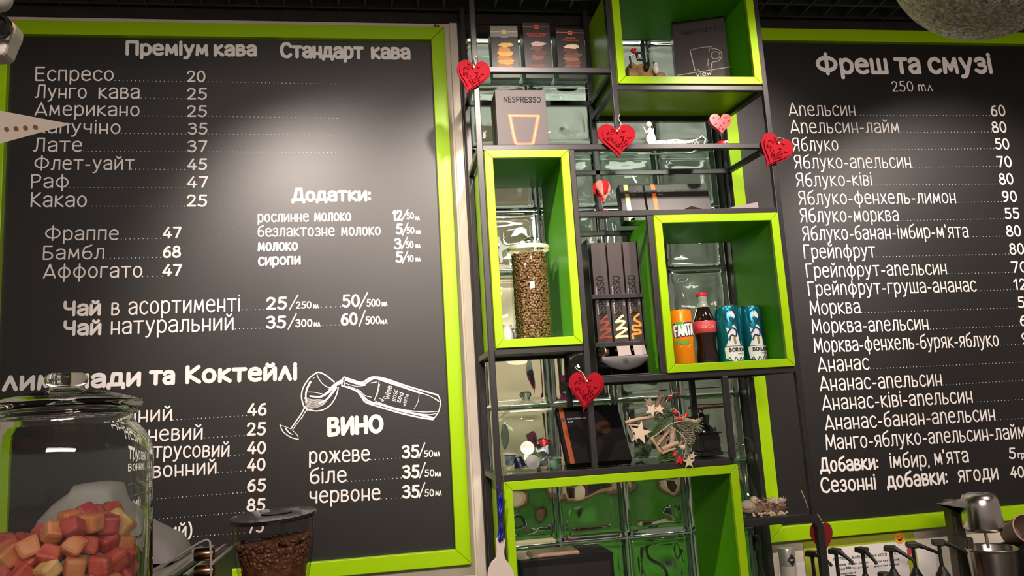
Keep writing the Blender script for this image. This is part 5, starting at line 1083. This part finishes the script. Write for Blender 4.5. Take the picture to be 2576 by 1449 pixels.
# ------------------------------------------------------------------ overhead things
Ys = -1.56; ss = mpp(60, 325, Ys); tip = at(180, 312, Ys); c = at(-150, 336, Ys); apx = at(-150, 284, Ys); Rr = (tip-c).length
t = thing('star_lantern', 'white pierced paper star lantern, one point over the coffee menu', 'lantern', c)
a0 = math.atan2(tip.z-c.z, tip.x-c.x); n = 5; rin = Rr*.29; vs = [(apx.x, Ys-.035, apx.z), (c.x, Ys+.035, c.z)]; fs = []
for i in range(2*n):
    a = a0+i*PI/n; rr_ = Rr if i % 2 == 0 else rin; vs.append((c.x+rr_*math.cos(a), Ys, c.z+rr_*math.sin(a)))
for i in range(2*n):
    a, b = 2+i, 2+(i+1) % (2*n); fs += [(0, b, a), (1, a, b)]
MB().add(vs, fs).build('paper_star', mat('warm white paper', (.62, .54, .46), .8), t)
hl = MB(); ap = Vector((apx.x, Ys-.035, apx.z)); dirn = (tip-ap); v1 = Vector(vs[3]); nrm = None
for s_, tt in ((-1, .52), (-1, .60), (-1, .685), (-1, .44), (-1, .36)):
    va = Vector(vs[2+2*n-1]); nn = (tip-ap).cross(va-ap).normalized()
    if nn.y > 0: nn = -nn
    p = ap+dirn*tt+(va-ap)*(.66*(1-tt))+nn*.0004
    e1 = dirn.normalized(); e2 = nn.cross(e1)
    hl.add([p+e1*.0017*math.cos(i*PI/5)+e2*.0017*math.sin(i*PI/5) for i in range(10)], [tuple(range(10))])
hl.build('pierced_hole', mat('amber dark hole', (.20, .09, .04), .8), t)
MB().tube([Vector((c.x, Ys, c.z+rin*.9)), Vector((c.x, Ys, 2.73))], .0012, 6).build('cord', WHITE, t)
# security camera
Yk = -1.45; sk_ = mpp(20, 80, Yk); c = at(-20, 92, Yk)
t = thing('security_camera', 'white wall camera with a dark lens and tiny red light', 'camera', c)
def ck(x, y, dy=0): return at(x, y, Yk+dy)
shape = [(-70, 40), (-10, 38), (25, 48), (37, 60), (34, 80), (24, 100), (12, 130), (5, 138), (-30, 140), (-75, 120)]
MB().prism([(ck(x, y).x, ck(x, y).z) for x, y in shape], Yk, Yk+.022).build('housing', mat('camera white', (.50, .47, .42), .5), t, bevel=.006)
fp = [(-60, 50), (-8, 47), (24, 55), (32, 64), (28, 82), (20, 102), (-10, 96), (-60, 90)]
MB().prism([(ck(x, y, -.004).x, ck(x, y, -.004).z) for x, y in fp], Yk-.004, Yk-.0005).build('face_plate', mat('camera grey', (.22, .20, .19), .4), t, bevel=.001)
MB().lathe([(.0, .0), (.011, 0), (.011, .004), (.008, .006), (.006, .003), (0, .002)], n=24, M=Matrix.Translation(ck(0, 68, -.005)) @ Matrix.Rotation(PI/2, 4, 'X')).build('lens', BLKGLOSS, t, 40)
rl = bpy.data.materials.new('red indicator'); rl.use_nodes = True; bs = rl.node_tree.nodes['Principled BSDF']; bs.inputs['Base Color'].default_value = (.8, .02, .02, 1); bs.inputs['Emission Color'].default_value = (1, .03, .05, 1); bs.inputs['Emission Strength'].default_value = 1.2
MB().ball(ck(25, 67, -.005), .0028, 8, sq=(1.2, .5, .7)).build('indicator_light', rl, t)
MB().ball(ck(-12, -10, .03), 46*sk_, 24).build('mount_ball', mat('camera white', 'ffffff'), t, 60)
MB().tube([ck(-20, -40, .03), Vector((ck(-20, -40, .03).x, Yk+.03, 2.729))], .008, 12).build('mount_stem', mat('camera white', 'ffffff'), t)
# glitter ball
Yb_ = -1.40; sb = mpp(2488, 0, Yb_); c = at(2488, -145, Yb_)
GLIT = bpy.data.materials.new('silver glitter'); GLIT.use_nodes = True; nt = GLIT.node_tree; b = nt.nodes['Principled BSDF']
b.inputs['Base Color'].default_value = (.46, .42, .38, 1); b.inputs['Metallic'].default_value = .6; b.inputs['Roughness'].default_value = .32
tc = nt.nodes.new('ShaderNodeTexCoord'); vo = nt.nodes.new('ShaderNodeTexVoronoi'); vo.inputs['Scale'].default_value = 330
nt.links.new(tc.outputs['Object'], vo.inputs['Vector'])
ge = nt.nodes.new('ShaderNodeNewGeometry'); v1_ = nt.nodes.new('ShaderNodeVectorMath'); v1_.operation = 'SUBTRACT'; v1_.inputs[1].default_value = (.5, .5, .5); nt.links.new(vo.outputs['Color'], v1_.inputs[0])
v2_ = nt.nodes.new('ShaderNodeVectorMath'); v2_.operation = 'ADD'; nt.links.new(ge.outputs['Normal'], v2_.inputs[0]); nt.links.new(v1_.outputs[0], v2_.inputs[1])
v3_ = nt.nodes.new('ShaderNodeVectorMath'); v3_.operation = 'NORMALIZE'; nt.links.new(v2_.outputs[0], v3_.inputs[0]); nt.links.new(v3_.outputs[0], b.inputs['Normal'])
t = thing('glitter_ball', 'large silver glitter ball hanging over the juice menu', 'ball ornament', c)
MB().ball(c, 212*sb, 64).build('ball', GLIT, t, 60); MB().tube([c+Vector((0, 0, 211*sb)), Vector((c.x, c.y, max(2.73, c.z+.02+212*sb)))], .0012, 6).build('cord', BLACK, t)

# ------------------------------------------------------------------ right-hand back counter
ZC = .86
counter('back counter under the juice menu with the syrup bottles', 1.085, 2.6, -.55, -.03, ZC)
# papers on the wall
def sheet(label, pts, Y, m, name='paper_notice', cat='notice'):
    P = [at(x, y, Y) for x, y in pts]
    return tag(MB().prism([(p.x, p.z) for p in P], Y, Y+.0006).build(name, m, None), label, cat)
OL = mat('olive green card', (.36, .42, .03), .7)
t = thing('notice_board', 'olive green notice sheet with a white price list, behind the syrup pumps', 'notice', at(2180, 1420, -.004))
gx = [at(2020, 1365, -.003), at(2298, 1332, -.003)]
MB().box(gx[0].x, -.0035, .95, gx[1].x, -.0005, 1.1445).build('green_sheet', OL, t)
wx0, wx1, wz1 = at(2070, 1380, -.004).x, at(2278, 1360, -.004).x, at(2180, 1370, -.004).z
MB().box(wx0, -.0043, .955, wx1, -.0037, wz1).build('white_sheet', PAPER, t)
tx = MB(); SN = lambda u, v: Vector((u, -.0046, v))
def nt_(s, x0, y0, x1, y1, cap, w=.16):
    a, b = at(x0, y0, -.0046), at(x1, y1, -.0046); text(tx, SN, s, a.x, a.z, b.x, b.z, cap*.00106, w)
nt_('ВАРТІСТЬ ВІДВІДУВАННЯ', 2096, 1410, 2206, 1400, 7); nt_("KID'S SPACE", 2209, 1399.5, 2268, 1394, 7)
nt_('година', 2101, 1424, 2128, 1422, 6); nt_('60', 2135, 1420.5, 2144, 1420, 6.5, .22); nt_('грн дитина', 2146, 1420, 2184, 1416.5, 5); nt_('віком без батьків', 2200, 1415, 2262, 1409, 5)
nt_('цілий', 2103, 1436, 2126, 1434, 6); nt_('200', 2128, 1432, 2141, 1431, 6.5, .22); nt_('грн дитина', 2143, 1431, 2184, 1428, 5); nt_('віком без батьків', 2200, 1427, 2262, 1421, 5); nt_('абонемент', 2104, 1447, 2154, 1443, 6)
tx.build('lettering', BLKPLA, t)
v = at(2263, 1353, -.0047); rs = 13.2*mpp(2263, 1353, 0)
e = thing('smiley_sticker', 'round orange smiley sticker above the price list', 'sticker', (v.x, -.0045, v.z))
MB().lathe([(0, 0), (rs, 0), (rs, .0006), (0, .0006)], n=32, M=Matrix.Translation((v.x, -.0044, v.z)) @ Matrix.Rotation(PI/2, 4, 'X')).build('disc', mat('orange yellow print', (.85, .36, .02), .6), e)
f_ = MB(); SS = lambda a, b: Vector((v.x+a*rs, -.0053, v.z+b*rs))
fill(f_, SS, [(-.34+.07*math.cos(i), .28+.15*math.sin(i)) for i in range(6)]); fill(f_, SS, [(.34+.07*math.cos(i), .36+.15*math.sin(i)) for i in range(6)])
fill(f_, SS, smoothpts([(-.45, -.15), (-.2, -.25), (.1, -.22), (.45, -.02), (.35, -.38), (.05, -.55), (-.28, -.45)], 3, True)); f_.build('face_print', BLKPLA, e)
v = at(2288, 1386, -.0052); e = thing('balloon_sticker', 'small pink balloon sticker beside the pump nozzle', 'sticker', (v.x, -.005, v.z))
MB().prism([(v.x+.007*math.cos(i*.4), v.z+.009*math.sin(i*.4)) for i in range(16)], -.0056, -.0048).build('balloon', mat('hot pink print', (.70, .02, .12), .5), e)
MB().tube([(v.x-.002, -.0052, v.z-.009), (v.x-.012, -.0052, v.z-.035)], .0007, 5).build('string', REDP, e)
sheet('plain white paper taped to the wall between two syrup pumps', [(2300, 1449), (2303, 1380), (2352, 1375), (2358, 1449)], -.0012, PAPER)
sheet('plain white paper low on the wall behind the silver can', [(1958, 1449), (1962, 1420), (2060, 1412), (2062, 1449)], -.0012, PAPER)
# silver can
Yz = -.10; cx = at(1982, 1420, Yz).x; r = (at(2001, 1400, Yz).x-at(1963, 1400, Yz).x)/2; h = at(1980, 1378, Yz).z-ZC
t = thing('syrup_tin', 'pale grey bottle with a black diamond label beside the syrup pumps', 'bottle', (cx, Yz, ZC))
MB().lathe([(0, 0), (r, 0), (r, h-.05), (r*.96, h-.045)], (cx, Yz, ZC), 32).build('body', mat('pale cream plastic', (.40, .37, .32), .5), t, 40)
MB().lathe([(r*.98, h-.0448), (r*.99, h-.04), (r*.99, h-.006), (r*.9, h), (0, h)], (cx, Yz, ZC), 32).build('cap_sleeve', mat('grey silver foil', (.42, .41, .40), .35, metal=.5), t, 40)
S = cyl((cx, Yz, ZC), r, -PI/2+.1); prt(t, 'diamond_label', BLKPLA, lambda m: fill(m, S, [(-.012, h-.028), (0, h-.012), (.012, h-.028), (0, h-.045)], 3))
prt(t, 'emblem', WPRINT, lambda m: text(m, lambda u, v: S(u, v)+Vector((0, -.0005, 0)), 'BAR', -.005, h-.030, .005, h-.030, .004, .2))
# syrup bottles with pumps
def syrup(label, hx, hy, Y, ang, tilt, ln, amber, capy):
    p = at(hx, hy, Y); t = thing('syrup_bottle', label, 'syrup bottle', (p.x, Y, ZC), 'syrup bottles under the juice menu')
    zc_ = at(hx, capy+20, Y).z; hb = zc_-ZC
    MB().lathe([(0, 0), (.029, 0), (.031, .004), (.031, hb*.62), (.027, hb*.74), (.016, hb*.86), (.0135, hb-.012), (0, hb-.012)], (p.x, Y, ZC), 28).build('bottle_body', amber, t, 50)
    pm = MB().lathe([(.0165, -.012), (.0175, -.010), (.0175, .006), (.013, .012), (.009, .020), (.0065, .026), (0, .026)], (p.x, Y, zc_), 24).build('pump', BLKPLA, t, 40)
    MB().tube([Vector((p.x, Y, zc_+.02)), Vector((p.x, Y, p.z-.004))], .0048, 12).build('stem', BLKPLA, pm, 50)
    M = Matrix.Translation(p) @ Matrix.Rotation(ang, 4, 'Z') @ Matrix.Scale(1.12, 4)
    hd2 = MB(); hd2.add([(-.015, -.012, -.006), (.010, -.012, -.008), (.010, .012, -.008), (-.015, .012, -.006), (-.014, -.011, .006), (.012, -.010, .006), (.012, .010, .006), (-.014, .011, .006)], [(3, 2, 1, 0), (4, 5, 6, 7), (0, 1, 5, 4), (1, 2, 6, 5), (2, 3, 7, 6), (3, 0, 4, 7)], M)
    hd2.build('press_head', BLKPLA, pm, bevel=.003)
    MB().tube([M @ Vector((.008, 0, .000)), M @ Vector((ln*.5, 0, -ln*tilt*.35)), M @ Vector((ln, 0, -ln*tilt)), M @ Vector((ln+.003, 0, -ln*tilt-.006))], .006, 10, taper=[.0075, .0055, .0042, .0038]).build('nozzle', BLKPLA, pm, 50)
AMB = mat('amber syrup', (.10, .035, .01), .1, coat=.5); DKS = mat('dark syrup', (.02, .010, .008), .1, coat=.5)
syrup('syrup bottle whose pump sits against the bent rack leg', 2042, 1392, -.115, -.75, .55, .040, AMB, 1470)
syrup('syrup bottle whose pump covers the start of the price list', 2102, 1386, -.17, -.95, .6, .036, DKS, 1462)
syrup('syrup bottle whose pump points straight out before the price list', 2169, 1383, -.17, -1.35, .6, .036, AMB, 1450)
syrup('syrup bottle whose pump stands below the smiley sticker', 2240, 1379, -.17, -.7, .55, .044, DKS, 1437)
syrup('syrup bottle whose long nozzle crosses the plain white paper', 2295, 1370, -.13, -.35, .38, .056, DKS, 1434)
syrup('syrup bottle whose pump stands beside the drink mixer column', 2361, 1364, -.25, -.40, .40, .054, AMB, 1432)
for px, py, lab in [(2140, 1449, 'black-capped bottle between the second and third syrup pumps'), (2223, 1440, 'black-capped bottle in front of the price list, beside the smiley side pump')]:
    p = at(px, py, -.26); t = thing('capped_bottle', lab, 'bottle', (p.x, -.26, ZC), 'black-capped bottles')
    MB().lathe([(0, 0), (.030, 0), (.032, .004), (.032, p.z-ZC-.06), (.016, p.z-ZC-.02), (0, p.z-ZC-.02)], (p.x, -.26, ZC), 24).build('bottle_body', DKS, t, 50)
    MB().lathe([(.0155, -.0195), (.0155, -.002), (.014, 0), (0, 0)], (p.x, -.26, p.z), 24).build('screw_cap', BLKPLA, t, 40)
# drink mixer
Ym = -.26; sm_ = mpp(2470, 1300, Ym); cx = at(2468, 1290, Ym).x; zv = lambda y: at(2470, y, Ym).z
t = thing('drink_mixer', 'steel drink mixer with a domed motor head and steel cup', 'mixer', (cx, Ym, ZC))
rh = 41*sm_
MB().lathe([(0, zv(1336)-ZC), (rh*.82, zv(1336)-ZC), (rh*.96, zv(1332)-ZC), (rh*1.03, zv(1322)-ZC), (rh*.98, zv(1270)-ZC), (rh*.93, zv(1255)-ZC), (rh*.80, zv(1243)-ZC), (rh*.5, zv(1239)-ZC), (0, zv(1239)-ZC)], (cx, Ym, ZC), 40).build('motor_head', STEEL, t, 50)
MB().tube([(cx+.004, Ym, zv(1337)), (cx+.006, Ym, zv(1380))], .0042, 12).build('spindle', STEEL, t, 50)
xc0, xc1 = at(2398, 1300, Ym+.06).x, at(2426, 1300, Ym+.06).x
MB().box(xc0, Ym+.06, ZC+.02, xc1, Ym+.10, zv(1262)).build('column', mat('dark steel', (.10, .085, .07), .35, metal=.6), t, bevel=.006)
MB().prism([(at(2370, 1263, Ym).x, zv(1261)), (cx-rh*.8, zv(1254)), (cx-rh*.8, zv(1284)), (xc0, zv(1276))], Ym-.004, Ym+.028).build('arm', STEEL, t, bevel=.004)
MB().box(xc0+.005, Ym-.10, ZC, cx+.07, Ym+.11, ZC+.02).build('foot', BLKPLA, t, bevel=.006)
MB().box(xc0+.005, Ym-.0, zv(1385), cx-rh*1.05, Ym+.08, zv(1350)).build('cup_holder', mat('dark steel', 'ffffff'), t, bevel=.004)
c2 = at(2482, 1400, Ym).x; r2 = 52*sm_; z2 = zv(1374)
t = thing('mixing_cup', 'tapered steel mixing cup under the mixer head', 'cup', (c2, Ym-.02, ZC+.021))
zc0 = ZC+.021; hh = z2-zc0
MB().lathe([(0, 0), (r2*.66, 0), (r2*.70, .004), (r2*.97, hh-.008), (r2*1.03, hh-.002), (r2*1.01, hh), (r2*.96, hh-.004), (r2*.66, .006), (0, .006)], (c2, Ym-.02, zc0), 44).build('cup_wall', STEEL, t, 50)
# paper cups and a dark tub at the frame edge
Yp = -.24; v = at(2583, 1330, Yp); M = Matrix.Translation(v) @ Matrix.Rotation(-.25, 4, 'Y') @ Matrix.Rotation(1.2, 4, 'X')
t = thing('paper_cup', 'brown-rimmed paper cup tipped on its side at the picture edge', 'cup', v)
MB().lathe([(0, -.075), (.028, -.075), (.037, .0), (.0355, .0), (.027, -.073), (0, -.073)], n=36, M=M).build('cup_wall', mat('grey brown card', (.24, .17, .15), .6), t, 50)
MB().lathe([(.0355, -.001), (.0385, .0), (.0385, .003), (.0355, .003)], n=36, closed=True, M=M).build('rolled_rim', mat('tan card', (.38, .24, .14), .6), t, 50)
v = at(2600, 1372, Yp); t = thing('storage_tub', 'black tub under the tipped paper cup', 'tub', (v.x, Yp, ZC)); rr_ = 66*mpp(2590, 1400, Yp)
MB().lathe([(0, 0), (rr_*.9, 0), (rr_, v.z-ZC-.012), (rr_*1.04, v.z-ZC-.010), (rr_*1.04, v.z-ZC), (rr_*.96, v.z-ZC), (rr_*.8, .006), (0, .006)], (v.x, Yp, ZC), 40).build('tub_wall', BLKPLA, t, 50)
# clear bottle with a black cap beside the bottom box
v = at(1887, 1385, -.12); t = thing('water_bottle', 'slim clear bottle with a black cap, beside the bottom green box', 'bottle', (v.x+.004, -.12, .90))
cxx = v.x+.006
MB().lathe([(0, 0), (.022, 0), (.024, .004), (.024, v.z-.90-.10), (.018, v.z-.90-.075), (.0085, v.z-.90-.055), (.0075, v.z-.90-.002), (0, v.z-.90-.002)], (cxx+.014, -.12, .90), 28).build('glass_body', THIN, t, 60)
MB().lathe([(.010, 0), (.0105, .002), (.0105, .036), (.009, .040), (0, .040)], (cxx+.014, -.12, v.z-.002), 24).build('cap', BLKPLA, t, 40)
MB().box(.8615, -.16, .880, 1.02, -.06, .8995).build('bottle_rest', BLKPLA, rack)
for x in (.84,): pass
